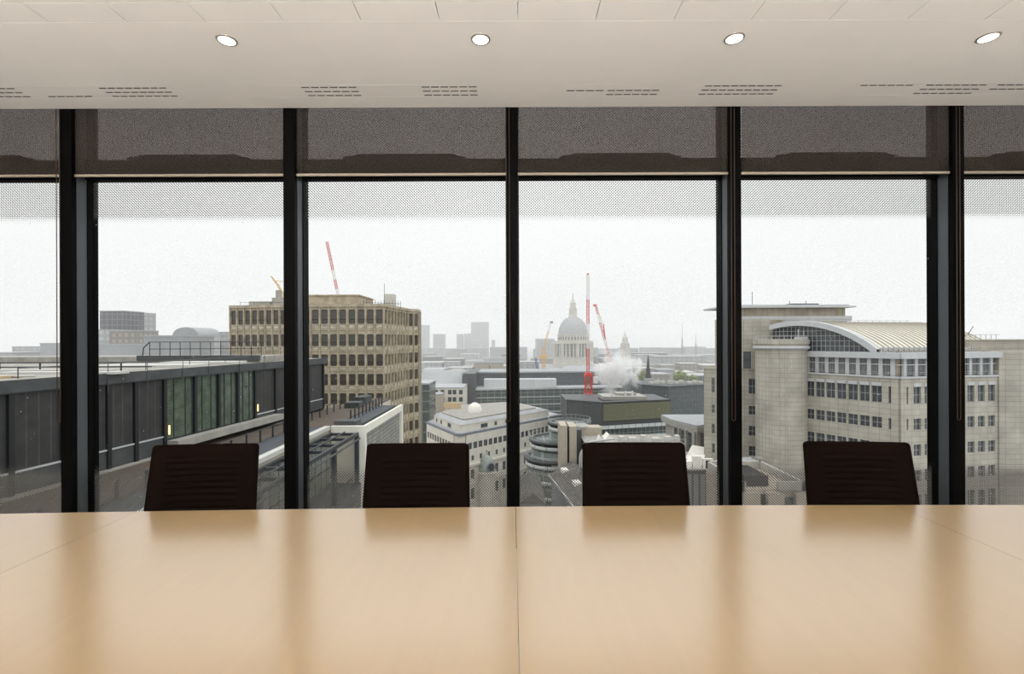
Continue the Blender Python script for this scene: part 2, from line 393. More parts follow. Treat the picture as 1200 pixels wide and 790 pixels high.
# glass, transoms, opening gear
for k in range(len(MX) - 1):
    a, b = MX[k] + 0.047, MX[k + 1] - 0.047
    m = MB(); m.box(a, b, 3.41, 3.418, 0.06, 3.17)
    win = struct(m.build(f'window_{k + 1}', M['glass'], origin=((a + b) / 2, 3.41, 0)))
    m = MB(); m.box(a, b, 3.345, 3.409, 2.552, 2.69); m.build('transom', M['black'], win)
    m = MB(); m.box(a, b, 3.345, 3.409, 0, 0.06); m.build('sill_rail', M['black'], win)
    c = (a + b) / 2 + 0.01; m = MB()
    P = [(-0.40, 2.691), (0.36, 2.691), (0.42, 2.705), (0.37, 2.712), (0.33, 2.728), (-0.33, 2.728), (-0.36, 2.716), (-0.42, 2.712), (-0.44, 2.70)]
    vs = [(c + x, y, z) for y in (3.35, 3.405) for x, z in P]; n = len(P)
    m.mesh(vs, [tuple(range(n)), tuple(range(2 * n - 1, n - 1, -1))] + [(j, n + j, n + (j + 1) % n, (j + 1) % n) for j in range(n)])
    m.build('window_opener', M['black'], win)

# roller blinds
blind_words = {1: 'roller blind cut off by the left edge of the picture', 2: 'grey roller blind half raised above the second window pane from the left',
               3: 'grey roller blind above the pane with the beige concrete building', 4: 'grey roller blind above the pane with the cathedral dome',
               5: 'grey roller blind above the pane with the curved metal roof', 6: 'grey roller blind cut off by the right edge of the picture'}
for k in range(1, 7):
    a, b = MX[k] + 0.0395, MX[k + 1] - 0.0395
    if k >= 5: a += 0.014
    t = thing('roller_blind', blind_words[k], 'blind', ((a + b) / 2, 3.29, 2.548))
    MB().box(a, b, 3.2775, 3.2785, 2.562, 3.11).build('fabric', M['shade'], t)
    MB().box(a, b, 3.271, 3.284, 2.548, 2.563).build('bottom_bar', M['bar'], t)
    m = MB(); m.tube((a, 3.278, 3.125), (b, 3.278, 3.125), 0.022, 14); m.build('roller_tube', M['bar'], t)
for k, x, yb in ((1, MX[2] - 0.043, 0), (2, None, 0), (3, MX[4] - 0.030, 0), (4, MX[5] - 0.022, 0), (5, MX[6] - 0.012, 0), (6, None, 0)):
    if x is None: continue
    t = [o for o in bpy.data.objects if o.get('label') == blind_words[k]][0]
    m = MB(); zb = EYE - 92 * 3.24 / F; dx = 0.011; pts = []
    for j in range(0, 9):
        an = PI + PI * j / 8; pts.append((x + dx * math.cos(an), 3.24, zb + dx * math.sin(an)))
    m.path([(x - dx, 3.24, 2.99)] + pts + [(x + dx, 3.24, 2.99)], 0.0028, 6); m.build('pull_chain', M['chain'], t)

# downlights
lamp_words = ['leftmost recessed ceiling downlight, left of the second mullion', 'recessed ceiling downlight second from left, just left of the middle mullion',
              'recessed ceiling downlight third from left, above the cathedral pane', 'rightmost recessed ceiling downlight near the right edge']
def downlight(x, y, label, group=None):
    t = thing('downlight', label, 'ceiling light', (x, y, 3.0), group)
    MB().lathe([(0.041, -0.003), (0.043, -0.006), (0.049, -0.004), (0.051, 0.0)], (x, y, 3.0), 28).build('trim_ring', M['ring'], t)
    MB().lathe([(0.0005, -0.0025), (0.0415, -0.0025)], (x, y, 3.0), 28).build('lamp_face', M['lamp'], t)
    ld = bpy.data.lights.new('downlight_lamp', 'SPOT'); ld.energy = DOWNLIGHT_W; ld.color = (1.0, 0.95, 0.88)
    ld.spot_size = math.radians(125); ld.spot_blend = 0.8; ld.shadow_soft_size = 0.05
    lo = bpy.data.objects.new('downlight_lamp', ld); COL.objects.link(lo); lo.parent = t; lo.location = (0, 0, -0.02)
for k in range(4): downlight(-1.4955 + 1.336 * k, 2.515, lamp_words[k])
for r in range(3):
    for k in range(4): downlight(-1.4955 + 1.336 * k, 0.4 - 1.7 * r, 'recessed ceiling downlight in the rows behind the camera', 'downlights behind the camera')
# uplighters added out of view behind the camera to brighten the ceiling
for x, side in ((-3.1, 'left'), (0.0, 'middle'), (3.1, 'right')):
    t = thing('fill_uplighter', 'long uplighter added behind the camera as ceiling fill, %s of three' % side, 'added fill light', (x, -2.0, 0))
    MB().box(x - 0.10, x + 0.10, -3.6, -0.4, 1.20, 1.22).build('fill_tray', M['steel'], t)
    for sx_ in (-1, 1): MB().box(x + sx_ * 0.10 - 0.004, x + sx_ * 0.10 + 0.004, -3.6, -0.4, 1.20, 1.28).build('fill_side', M['steel'], t)
    for yc in (-3.2, -0.8):
        MB().tube((x, yc, 0.02), (x, yc, 1.20), 0.018, 12).build('leg', M['steel'], t)
        MB().box(x - 0.18, x + 0.18, yc - 0.05, yc + 0.05, 0, 0.02).build('foot', M['steel'], t)
    ld = bpy.data.lights.new('fill_lamp', 'AREA'); ld.shape = 'RECTANGLE'; ld.size = 0.17; ld.size_y = 3.1
    ld.energy = FILL_W; ld.color = (1.0, 0.97, 0.94)
    lo = bpy.data.objects.new('fill_lamp', ld); COL.objects.link(lo); lo.parent = t
    lo.location = (0, 0, 1.235); lo.rotation_euler = (PI, 0, 0)

# linear air vents in the plain strip
vent_words = ['linear ceiling air vent at the left edge', 'linear ceiling air vent left of the middle mullion', 'linear ceiling air vent right of the middle mullion', 'linear ceiling air vent at the right edge']
groups = [[(0.10, .36, 7), (0.43, .62, 4), (0.70, .98, 7)], [(0.27, .50, 7), (0.76, .99, 7)], [(0.10, .26, 2), (0.27, .49, 6), (0.66, .98, 7)], [(0.04, .26, 1), (0.31, .56, 7), (0.60, .93, 3)]]
for k in range(4):
    xc = -2.88 + 1.92 * k; x0, x1 = xc - 0.765, xc + 0.765; y0, y1 = 2.957, 3.105
    t = thing('air_vent', vent_words[k], 'air vent', (xc, (y0 + y1) / 2, 3.0))
    m = MB(); zt = 2.9998; zb = 2.9992
    for a in ((x0, x1, y0, y0 + 0.004), (x0, x1, y1 - 0.004, y1), (x0, x0 + 0.004, y0, y1), (x1 - 0.004, x1, y0, y1)): m.box(a[0], a[1], a[2], a[3], zb, zt)
    m.build('vent_frame', M['vent'], t)
    m = MB()
    for g0, g1, mask in groups[k]:
        for r in range(3):
            if not (mask >> r) & 1: continue
            y = y0 + (y1 - y0) * (2 * r + 1) / 6
            L = (x1 - x0) * (g1 - g0); nn = max(2, int(L / 0.052))
            for j in range(nn):
                a = x0 + (x1 - x0) * g0 + L * j / nn; m.box(a + 0.004, a + L / nn - 0.006, y - 0.0045, y + 0.0045, 2.9978, 2.9990)
    o = m.build('slot', M['slot'], t); o['kind'] = 'stuff'

# ------------------------------------------------------------------ table
tt = thing('conference_table', 'long pale maple conference table with seams, in front of the windows', 'table', (0, 1.0, 0))
def edge(x): return 1.936 + 0.0145 * x - 0.0072 * x * x
seams = [-4.53, -3.01, -1.49, 0.012, 1.545, 3.06, 4.58]
for a, b in zip(seams, seams[1:]):
    a += 0.0008; b -= 0.0008; m = MB(); n = 12
    xs = [a + (b - a) * k / n for k in range(n + 1)]
    N = n + 1; rings = ((0.712, 0.0), (0.738, 0.0), (0.740, 0.002)); vs = []
    for z, ins in rings: vs += [(x, 0.16 + ins, z) for x in xs] + [(x, edge(x) - ins, z) for x in xs]
    T = 4 * N; fs = []
    for k in range(n):
        fs.append((k + 1, k, N + k, N + k + 1)); fs.append((T + k, T + k + 1, T + N + k + 1, T + N + k))
        for g in (0, 2 * N): fs.append((g + k, g + k + 1, g + 2 * N + k + 1, g + 2 * N + k)); fs.append((g + N + k + 1, g + N + k, g + 3 * N + k, g + 3 * N + k + 1))
    for g in (0, 2 * N): fs.append((g, g + 2 * N, g + 3 * N, g + N)); fs.append((g + n, g + N + n, g + 3 * N + n, g + 2 * N + n))
    m.mesh(vs, fs)
    m.build('tabletop', M['maple'], tt)
for x in (-3.6, -1.2, 1.25, 3.6): MB().box(x - 0.03, x + 0.03, 0.55, 1.45, 0, 0.712).build('leg', M['maple'], tt)
MB().box(-3.56, 3.56, 0.98, 1.02, 0.45, 0.65).build('beam', M['steel'], tt)

# ------------------------------------------------------------------ chairs (local: back towards +y)
def make_chair():
    t = thing('conference_chair', '', 'chair', (0, 0, 0))
    # seat cushion
    m = MB(); n = 20; prof = []
    for k in range(4 * n):
        a = 2 * PI * k / (4 * n); c, s = math.cos(a), math.sin(a)
        prof.append((0.245 * math.copysign(abs(c) ** 0.45, c), -0.20 + 0.235 * math.copysign(abs(s) ** 0.45, s)))
    for z0, z1, s0, s1 in ((0.425, 0.435, 0.95, 1.0), (0.435, 0.47, 1.0, 1.0), (0.47, 0.485, 1.0, 0.93)):
        sc = lambda f: [(x * f, -0.20 + (y + 0.20) * f) for x, y in prof]
        m.prism(sc(s0), z0, z1, sc(s1))
    m.build('seat', M['chair'], t)
    # ribbed backrest: front and back sheets over a rounded outline
    NU, NV = 44, 110; H0, H1 = 0.50, 0.955
    def half(v):                       # half width up the back with rounded top corners
        wv = 0.240 - 0.012 * v; z = H0 + (H1 - H0) * v; r = 0.018
        if z > H1 - r: q = (z - (H1 - r)) / r; wv -= r * (1 - math.sqrt(max(0, 1 - q * q)))
        if z < H0 + 0.05: q = (H0 + 0.05 - z) / 0.05; wv -= 0.05 * (1 - math.sqrt(max(0, 1 - q * q)))
        return wv
    def spine(z): return 0.02 + 0.17 * (z - 0.5) + 0.05 * (z - 0.72) ** 2
    def grid(front):
        vs = []
        for j in range(NV + 1):
            v = j / NV; z = H0 + (H1 - H0) * v; hw = half(v)
            for i in range(NU + 1):
                u = -1 + 2 * i / NU; x = u * hw
                y = spine(z) + 0.30 * x * x * -1.0 * 0.5
                th = 0.017 * math.sqrt(max(0.0, 1 - abs(u) ** 8)) * math.sqrt(max(0.0, 1 - abs(2 * v - 1) ** 14))
                if front:
                    d = th
                    if abs(u) < 0.68 and 0.08 < v < 0.885:
                        e = min(1, (0.68 - abs(u)) / 0.06, (0.885 - v) / 0.012)
                        ph = (z + 0.006 * u * u) / 0.0265
                        d -= e * (0.006 - 0.009 * abs(math.sin(PI * ph)) ** 0.6 )
                    y -= d
                else: y += th
                vs.append((x, y, z))
        return vs
    fs = [(j * (NU + 1) + i, j * (NU + 1) + i + 1, (j + 1) * (NU + 1) + i + 1, (j + 1) * (NU + 1) + i) for j in range(NV) for i in range(NU)]
    m = MB(); m.mesh(grid(True), fs, True); m.mesh(grid(False), [f[::-1] for f in fs], True)
    m.build('backrest', M['chair'], t)
    # back strut, gas column, five arms with casters
    m = MB(); m.path([(0, 0.0, 0.42), (0, 0.085, 0.44), (0, 0.085, 0.52), (0, 0.095, 0.66)], 0.022, 10); m.build('back_strut', M['chairmetal'], t)
    m = MB(); m.box(-0.09, 0.09, -0.32, 0.0, 0.40, 0.428); m.tube((0, -0.2, 0.10), (0, -0.2, 0.26), 0.028, 14); m.tube((0, -0.2, 0.26), (0, -0.2, 0.41), 0.016, 14); m.build('gas_column', M['chairmetal'], t)
    for k in range(5):
        a = 2 * PI * k / 5 + 0.3; ex, ey = 0.28 * math.cos(a), -0.2 + 0.28 * math.sin(a)
        m = MB(); m.tube((0.02 * math.cos(a), -0.2 + 0.02 * math.sin(a), 0.115), (ex, ey, 0.078), 0.022, 8, 0.013); m.build('base_arm', M['chairmetal'], t)
        m = MB(); d = Vector((-math.sin(a), math.cos(a), 0))
        for s in (-1, 1): c = Vector((ex, ey, 0.028)); m.tube(c + d * (0.006 * s), c + d * (0.024 * s), 0.028, 14)
        m.tube((ex, ey, 0.05), (ex, ey, 0.075), 0.006, 6); m.build('caster', M['chairmetal'], t)
    return t
chair = make_chair()
chairs = [(-1.36, 'black ribbed-back chair furthest left, turned slightly, in front of the dark wing', 4.5), (-0.421, 'black ribbed-back chair below the beige concrete building, second from left', 0.4),
          (0.540, 'black ribbed-back chair below the cathedral and red crane', -0.6), (1.528, 'black ribbed-back chair furthest right, in front of the pale stone building', -4.5)]
for k, (x, lab, rz) in enumerate(chairs):
    o = chair if k == 0 else copy_tree(chair)
    o.location = (x, 2.045, 0); o.rotation_euler = (0, 0, math.radians(rz)); o['label'] = lab; o['group'] = 'chairs along the far side of the table'

# ================================================================== OUTSIDE
MB().box(-3000, 3000, 4.5, 4000, GROUND - 1, GROUND).build('ground', M['ground'])['kind'] = 'structure'
hm = bpy.data.materials.new('haze'); hm.use_nodes = True; n = hm.node_tree.nodes; n.clear()
ho = n.new('ShaderNodeOutputMaterial'); hv = n.new('ShaderNodeVolumeScatter')
hv.inputs['Density'].default_value = HAZE_DENSITY; hv.inputs['Color'].default_value = (0.995, 0.998, 1, 1); hv.inputs['Anisotropy'].default_value = 0.2
hm.node_tree.links.new(hv.outputs[0], ho.inputs['Volume'])
hz = MB().box(-2800, 2800, 137, 3600, GROUND - 2, 68).build('horizon_haze', hm)
tag(hz, 'pale mist thickening over the far city', 'haze', kind='stuff')

# ------------------------------------------------------------------ dark glazed wing on the left
S0 = (-27.18, 13.5); S1 = (-22.50, 56.8); WL, wd_ = line(S0, S1)
aY = lambda Y: (Y - 13.5) / wd_[1]
D = lambda drop: EYE - drop
wing = thing('office_wing', 'long dark glazed office wing with flat roof on the left', 'building', (-40, 35, GROUND))
wp = lambda a, o: (S0[0] + wd_[0] * a + wd_[1] * o, S0[1] + wd_[1] * a - wd_[0] * o)
MB().prism([wp(0, 0), wp(WL, 0), (-62, 60), (-62, 12)], GROUND, D(2.2)).build('building_body', M['column'], wing)
MB().prism([wp(0, .3), wp(WL + .6, .3), (-62, 60.4), (-62, 12)], D(2.2), D(1.95)).build('roof', M['gravel'], wing)
MB().obox(S0, wd_, 0, WL + .3, D(2.55), D(1.90), .30, .42).build('fascia', M['fascia'], wing)
m = MB(); m.obox(S0, wd_, 0, WL, D(2.62), D(2.2), 0, .30); m.build('soffit', M['fascia'], wing)
colY = [14, 16.6, 19.2, 21.8, 24.6, 27.2, 29.9, 31.8, 34.1, 36.9, 39.45, 41.75, 44.1, 47.2, 50.3, 53.4, 56.6]
for k, (Ya, Yb) in enumerate(zip(colY, colY[1:])):
    a, b = aY(Ya) + .14, aY(Yb) - .14
    if 34 < Ya < 44:
        MB().obox(S0, wd_, a, b, D(7.0), D(2.62), .02, .07).build('glazing', M['greenglass'], wing)
        m = MB()
        for f in (0.02, 0.30, 0.72, 0.98): q = a + (b - a) * f; m.obox(S0, wd_, q - .03, q + .03, D(7.0), D(2.62), .072, .13)
        m.obox(S0, wd_, a, b, D(7.0), D(6.93), .072, .13)
        if k == 11: m.obox(S0, wd_, a, b, D(4.0), D(3.9), .072, .13)
        m.build('glazing_bar', M['alu'], wing)
    else:
        MB().obox(S0, wd_, a, b, D(6.65), D(2.62), .02, .10).build('wall_panel', M['panel'], wing)
        MB().obox(S0, wd_, a, b, D(7.85), D(6.75), .02, .16).build('spandrel', M['fascia'], wing)
        MB().obox(S0, wd_, a, b, D(6.75), D(6.66), .02, .22).build('sill', M['bluegrey'], wing)
for Y in colY:
    a = aY(Y); MB().obox(S0, wd_, a - .13, a + .13, D(7.9), D(2.56), 0, .26).build('column', M['column'], wing)
MB().obox(S0, wd_, aY(34.2), aY(47), D(7.55), D(7.02), .27, 1.15).build('ledge', M['ledge'], wing)
MB().obox(S0, wd_, aY(24), aY(34), D(8.0), D(7.9), .0, .55).build('ledge', M['ledge'], wing)
for Y, d0 in ((34.35, 6.6), (44.3, 6.4)): MB().obox(S0, wd_, aY(Y) - .05, aY(Y) + .05, D(d0), D(d0 - .65), .265, .32).build('wall_lamp', M['warm'], wing)
# roof: raised plinth with guard rail, thin rods over the fascia, pipe rails
x0, x1 = -36, -24.3
m = MB(); m.box(-58, x1, 46, 52, D(1.95), D(1.36)); m.build('roof_plinth', M['gravel'], wing)
MB().box(x0, x1 + .1, 45.8, 45.99, D(1.75), D(1.24)).build('plinth_edge', M['fascia'], wing)
m = MB(); zt = D(-.05)
for z in (zt, D(.62)): m.tube((x0 + .9, 46.3, z), (x1, 46.3, z), .035, 6)
for k in range(12): x = x0 + .9 + (x1 - x0 - .9) * k / 11; m.tube((x, 46.3, D(1.36)), (x, 46.3, zt), .035, 6)
m.path([(x0 + .9, 46.3, zt), (x0 + .3, 46.3, D(.5)), (x0 + .2, 46.3, D(1.36))], .05, 6); m.build('guard_rail', M['darkframe'], wing)
for Y in (27.2, 29.6, 32.4, 35.4, 38, 41.6, 45, 49):
    p = wp(aY(Y), .46); MB().tube((p[0], p[1], D(3.1)), (p[0], p[1], D(1.15)), .022, 6).build('rail_post', M['alu'], wing)
m = MB(); pa, pb = wp(0, .1), wp(aY(36), -3.5)
for z in (D(1.36), D(1.66)): m.path([(-42, 33, z), (-24.9, 33, z)], .045, 6)
for x in (-41, -38.2, -35.4, -32.6, -29.8, -27): m.tube((x, 33, D(1.95)), (x, 33, D(1.33)), .05, 6)
m.build('roof_rail', M['darkframe'], wing)
m = MB()
for k in range(9): yy = 22.4 + k * .55; x = -27.9 + .1 * (k % 3); m.box(x - 5.5, x, yy, yy + .28, D(1.948), D(1.948 - .09 - .05 * (k % 2)))
tb = m.build('plank', M['timber'], wing); tb['kind'] = 'stuff'
for y0_, x0_, L_, hh in ((26.5, -26.6, 7, .05), (31.2, -26.0, 9, .10), (34.2, -25.6, 5, .22), (40.2, -25.2, 8, .12), (44.6, -24.9, 6, .10)):
    MB().tube((x0_ - L_, y0_, D(1.95 - hh - .06)), (x0_, y0_ + .2, D(1.95 - hh - .06)), .06, 8).build('roof_pipe', M['coping'], wing)
m = MB(); p_ = [wp(aY(Y), -1.2) for Y in (26, 30, 34, 38, 42, 46)]
for x, y in p_: m.tube((x, y, D(1.95)), (x, y, D(1.35)), .03, 5)
m.path([(x, y, D(1.37)) for x, y in p_], .025, 5); m.build('edge_rail', M['alu'], wing)
m = MB(); m.box(-32, -24.5, 29.5, 30.6, D(1.95), D(1.80)); m.box(-33, -25, 37, 39.5, D(1.95), D(1.75)); m.box(-31, -24.4, 42, 44, D(1.95), D(1.72)); m.build('roof_board', M['coping'], wing)

# roof terrace below the wing
ter = thing('roof_terrace', 'low roof terrace with timber deck and white coping beside the dark wing', 'terrace', (-20, 30, GROUND))
line_x = lambda Y: -26 + .108 * (Y - 24.4)
MB().prism([(line_x(12) + .03, 12), (-17.35, 12), (-17.35, 45.2), (line_x(45.2) + .03, 45.2)], GROUND, D(8.15)).build('terrace_body', M['beige'], ter)
MB().prism([(line_x(12) + .03, 12), (-20.3, 12), (-20.3, 45.2), (line_x(45.2) + .03, 45.2)], D(8.15), D(8.0)).build('deck', M['deck'], ter)
MB().box(-20.3, -17.75, 12, 45.2, D(8.15), D(8.05)).build('roof_membrane', M['membrane'], ter)
MB().box(-17.75, -17.2, 12, 45.2, D(8.3), D(7.95)).build('coping', M['coping'], ter)
for k in range(15):
    Y = 16.5 + 2.0 * k; MB().box(-20.36, -20.24, Y - .05, Y + .05, D(8.1), D(7.05)).build('railing_post', M['darkframe'], ter)
m = MB(); m.tube((-20.3, 16.5, D(7.07)), (-20.3, 44.5, D(7.07)), .03, 6); m.tube((-20.3, 16.5, D(7.6)), (-20.3, 44.5, D(7.6)), .015, 6); m.build('handrail', M['alu'], ter)
for k in range(8):
    Y = 12.3 + 4.1 * k; MB().box(-17.34, -17.22, Y + .1, Y + 4.0, D(13.4), D(8.9)).build('glazing', M['wallglass'], ter)
MB().box(-17.34, -14.35, 12, 45.2, GROUND, D(13.5)).build('lower_storey', M['darkbox'], ter)
m = MB(); m.box(-17.3, -14.3, 12, 45.2, D(13.5), D(13.35)); m.build('balcony_floor', M['membrane'], ter)
m = MB()
for k in range(16): Y = 13 + 2 * k; m.tube((-14.45, Y, D(13.35)), (-14.45, Y, D(12.3)), .04, 6)
m.tube((-14.45, 12.5, D(12.3)), (-14.45, 45, D(12.3)), .05, 6); m.tube((-14.45, 12.5, D(12.8)), (-14.45, 45, D(12.8)), .03, 6); m.build('balcony_rail', M['darkframe'], ter)
per = thing('pergola', 'dark steel pergola frame hung along the white coping of the terrace', 'pergola', (-15.8, 28, D(13.35)))
for x in (-17.0, -14.55): MB().box(x - .13, x + .13, 12.5, 44.9, D(8.8), D(8.5)).build('beam', M['darkframe'], per)
for k in range(14):
    Y = 13.2 + 2.42 * k; MB().box(-16.87, -14.68, Y - .1, Y + .1, D(8.75), D(8.52)).build('cross_beam', M['darkframe'], per)
MB().box(-15.8, -15.68, 12.5, 44.9, D(8.50), D(8.42)).build('purlin', M['alu'], per)
m = MB(); m.tube((-14.3, 13, D(9.05)), (-14.3, 44.8, D(9.05)), .09, 8); m.build('blind_box', M['fascia'], per)
for Y in (15.8, 21.6, 27.4, 33.1, 39.0, 44.7): MB().box(-14.72, -14.38, Y - .17, Y + .17, D(13.35), D(8.8)).build('post', M['darkframe'], per)

# white portal block at the terrace end
pb_ = thing('portal_block', 'small block with white portal frame at the far end of the terrace', 'building', (-15.6, 53, GROUND))
MB().box(-17.0, -14.35, 45.75, 60.6, GROUND, D(8.6)).build('building_body', M['beige'], pb_)
MB().box(-14.34, -14.28, 46.0, 60.2, D(16), D(8.7)).build('louvre', M['louvre'], pb_)
m = MB(); m.box(-17.2, -13.95, 45.3, 45.74, D(8.7), D(8.0)); m.box(-14.6, -13.95, 45.3, 45.74, GROUND, D(8.7)); m.box(-17.2, -16.95, 45.3, 45.74, GROUND, D(8.7)); m.build('front_frame', M['whiteframe'], pb_)
m = MB(); m.box(-14.25, -13.95, 45.75, 61, D(8.75), D(8.0)); m.box(-14.25, -13.95, 60.3, 61, GROUND, D(8.75)); m.build('side_frame', M['whiteframe'], pb_)
MB().box(-17.2, -14.9, 45.75, 60.9, D(8.6), D(8.1)).build('roof_membrane', M['membrane'], pb_)
MB().box(-17.1, -14.95, 45.8, 47.3, D(8.1), D(7.6)).build('parapet_block', M['fascia'], pb_)
for k in range(10):
    Y = 49 + 1.3 * k; MB().box(-16.62, -16.5, Y - .05, Y + .05, D(8.1), D(6.95)).build('railing_post', M['darkframe'], pb_)
m = MB(); m.tube((-16.56, 48, D(7.0)), (-16.56, 60.8, D(7.0)), .03, 6); m.tube((-16.56, 48, D(7.5)), (-16.56, 60.8, D(7.5)), .02, 6); m.build('handrail', M['darkframe'], pb_)
gr = thing('flat_roof_block', 'flat brown gravel roof beyond the end of the dark wing', 'building', (-19.7, 56, GROUND))
MB().prism([(line_x(45.3) + .03, 45.3), (-17.3, 45.3), (-17.3, 68), (line_x(68) + .03, 68)], GROUND, D(8.2)).build('building_body', M['beige'], gr)
MB().prism([(line_x(45.3) + .03, 45.3), (-17.3, 45.3), (-17.3, 68), (line_x(68) + .03, 68)], D(8.2), D(8.05)).build('roof', M['deck'], gr)
m = MB(); m.box(-20.4, -18.6, 58, 60, D(8.05), D(7.4)); m.box(-20.2, -18.8, 61, 64, D(8.05), D(7.1)); m.build('roof_plant', M['fascia'], gr)
m = MB()
for k in range(6): m.box(-20.6, -20.5, 47 + 2 * k, 47.1 + 2 * k, D(8.05), D(7.0))
m.tube((-20.55, 47, D(7.03)), (-20.55, 57, D(7.03)), .03, 6); m.build('railing', M['darkframe'], gr)

# ------------------------------------------------------------------ beige precast concrete building
hc = thing('concrete_office_block', 'beige precast concrete office block with rows of rounded windows', 'building', (-36, 95, GROUND))
Pts = [(-51, 86.5), (-37, 84), (-22.5, 84), (-20.9, 96), (-19.2, 98.4), (-20.3, 106), (-51, 108)]
core = [(-50.8, 86.9), (-36.9, 84.4), (-22.85, 84.4), (-21.3, 96.2), (-19.65, 98.6), (-20.6, 105.7), (-50.8, 107.7)]
MB().prism(core, GROUND, EYE + 6.2).build('building_body', M['precast'], hc)
rowsH = [(3.15, 5.70, 2.2, 6.3), (-.75, 1.35, -1.5, 2.2), (-4.25, -2.2, -5.0, -1.5), (-7.65, -5.65, -8.4, -5.0), (-11.0, -9.05, -11.8, -8.4)] + \
        [(-14.45 - 3.5 * k, -12.5 - 3.5 * k, -15.3 - 3.5 * k, -11.8 - 3.5 * k) for k in range(5)]
def rrect(w2, z0, z1, r, n=4):
    out = []
    for cx_, cz_, a0 in ((w2 - r, z0 + r, -PI / 2), (w2 - r, z1 - r, 0), (-w2 + r, z1 - r, PI / 2), (-w2 + r, z0 + r, PI)):
        for k in range(n + 1): a = a0 + PI / 2 * k / n; out.append((cx_ + r * math.cos(a), cz_ + r * math.sin(a)))
    return out
def honey(p, q, ncol, rows, name_parts, dep=.24):
    L, d = line(p, q); pt = L / ncol; m = MB(); nx, ny = d[1], -d[0]
    W = lambda a, o, z: (p[0] + d[0] * a + nx * o, p[1] + d[1] * a + ny * o, EYE + z)
    stuff = MB(); apr = MB(); rz = math.atan2(d[1], d[0])
    for c in range(ncol):
        ac = pt * (c + .5); w2 = pt * .365
        for (z0, z1, b0, b1) in rows:
            inn = rrect(w2, z0, z1, .26); n = len(inn); h2 = pt / 2
            outp = []
            per = n // 4
            cor = [(h2, b0), (h2, b1), (-h2, b1), (-h2, b0)]
            for k in range(n):
                s = k // per; t = (k % per) / (per - 1)
                x, z = inn[k]
                if s == 0: outp.append((h2, b0) if t > .5 else (x if t < .25 else h2, b0))
                elif s == 1: outp.append((h2, b1))
                elif s == 2: outp.append((-h2, b1))
                else: outp.append((-h2, b0))
            vs = [W(ac + x, 0, z) for x, z in inn] + [W(ac + x, 0, z) for x, z in outp] + [W(ac + x, -dep + .02, z) for x, z in inn]
            fs = []
            for k in range(n):
                k2 = (k + 1) % n; fs.append((k, n + k, n + k2, k2)); fs.append((k, k2, 2 * n + k2, 2 * n + k))
            m.mesh(vs, fs)
            # sloped apron under the opening
            m.obox((p[0], p[1]), d, ac - w2 - .05, ac + w2 + .05, EYE + z0 - .16, EYE + z0 - .02, 0, .13)
            apr.prism([W(ac - w2 * .8, .003, 0)[:2], W(ac + w2 * .8, .003, 0)[:2], W(ac + w2 * .95, .07, 0)[:2], W(ac - w2 * .95, .07, 0)[:2]], EYE + max(b0 + .2, z0 - 1.15), EYE + z0 - .2)
            if not name_parts:
                stuff.obox((p[0], p[1]), d, ac - w2, ac + w2, EYE + z0, EYE + z1, -dep + .03, -dep + .08)
        m.obox((p[0], p[1]), d, pt * c - .11, pt * c + .11, EYE + rows[-1][2], EYE + rows[0][3], 0, .16)
    m.obox((p[0], p[1]), d, L - .11, L + .05, EYE + rows[-1][2], EYE + rows[0][3], 0, .16)
    for r in rows: m.obox((p[0], p[1]), d, 0, L, EYE + r[2] - .13, EYE + r[2] + .13, 0, .10)
    m.obox((p[0], p[1]), d, -.1, L + .1, EYE + rows[0][3] - .15, EYE + rows[0][3] + .35, -.4, .20)
    m.build('precast_facade', M['precast'], hc); apr.build('apron_panel', M['apron'], hc)['kind'] = 'stuff'
    if stuff.v: o = stuff.build('window', M['precast_pane'], hc); o['kind'] = 'stuff'
    else:
        for z0, z1, b0, b1 in rows:
            key = round(z1 - z0, 2); w2 = pt * .365
            u = MB(); u.box(-w2, w2, -.02, .02, 0, z1 - z0); u.mi = 1; u.box(-w2, w2, -.045, -.021, (z1 - z0) * .30, (z1 - z0) * .34)
            proto = u.build('window', [M['precast_pane'], M['column']], origin=(0, 0, 0))
            for c in range(ncol):
                ac = pt * (c + .5); q_ = W(ac, -dep + .06, z0); put(proto, hc, q_[0], q_[1], q_[2], rz)
honey(Pts[0], Pts[1], 10, rowsH[:3], True); honey(Pts[1], Pts[2], 9, rowsH[:6], True)
honey(Pts[0], Pts[1], 10, rowsH[3:6], False); honey(Pts[1], Pts[2], 9, rowsH[6:9], False)
honey(Pts[2], Pts[3], 8, rowsH, False); honey(Pts[3], Pts[4], 2, rowsH, False); honey(Pts[4], Pts[5], 5, rowsH, False)
zr = EYE + 6.2
m = MB(); m.box(-38.2, -28.2, 88, 97, zr, EYE + 8.5); m.box(-38.4, -28.0, 87.8, 97.2, EYE + 8.5, EYE + 8.7); m.build('roof_house', M['precast'], hc)
m = MB(); m.box(-49, -45, 89, 92, zr, EYE + 7.6); m.box(-44.2, -39.5, 88, 92, zr, EYE + 8.2); m.box(-43.6, -42.8, 88.2, 89, EYE + 8.2, EYE + 9.6); m.build('roof_plant', M['ledge'], hc)
m = MB(); m.box(-24.9, -23.0, 93, 95, zr, EYE + 9.3); m.build('roof_tank', M['coping'], hc)
m = MB()
for k in range(14): x = -27 + .45 * k; m.tube((x, 87 + .3 * k, zr), (x, 87 + .3 * k, EYE + 7.6 + .2 * math.sin(k * 2.1)), .04, 5)
m.tube((-27, 87, EYE + 7.2), (-21.2, 90.9, EYE + 7.2), .04, 5)
for x in (-50, -47.5, -44, -40): m.tube((x, 88, zr), (x, 88, EYE + 7.5), .03, 5)
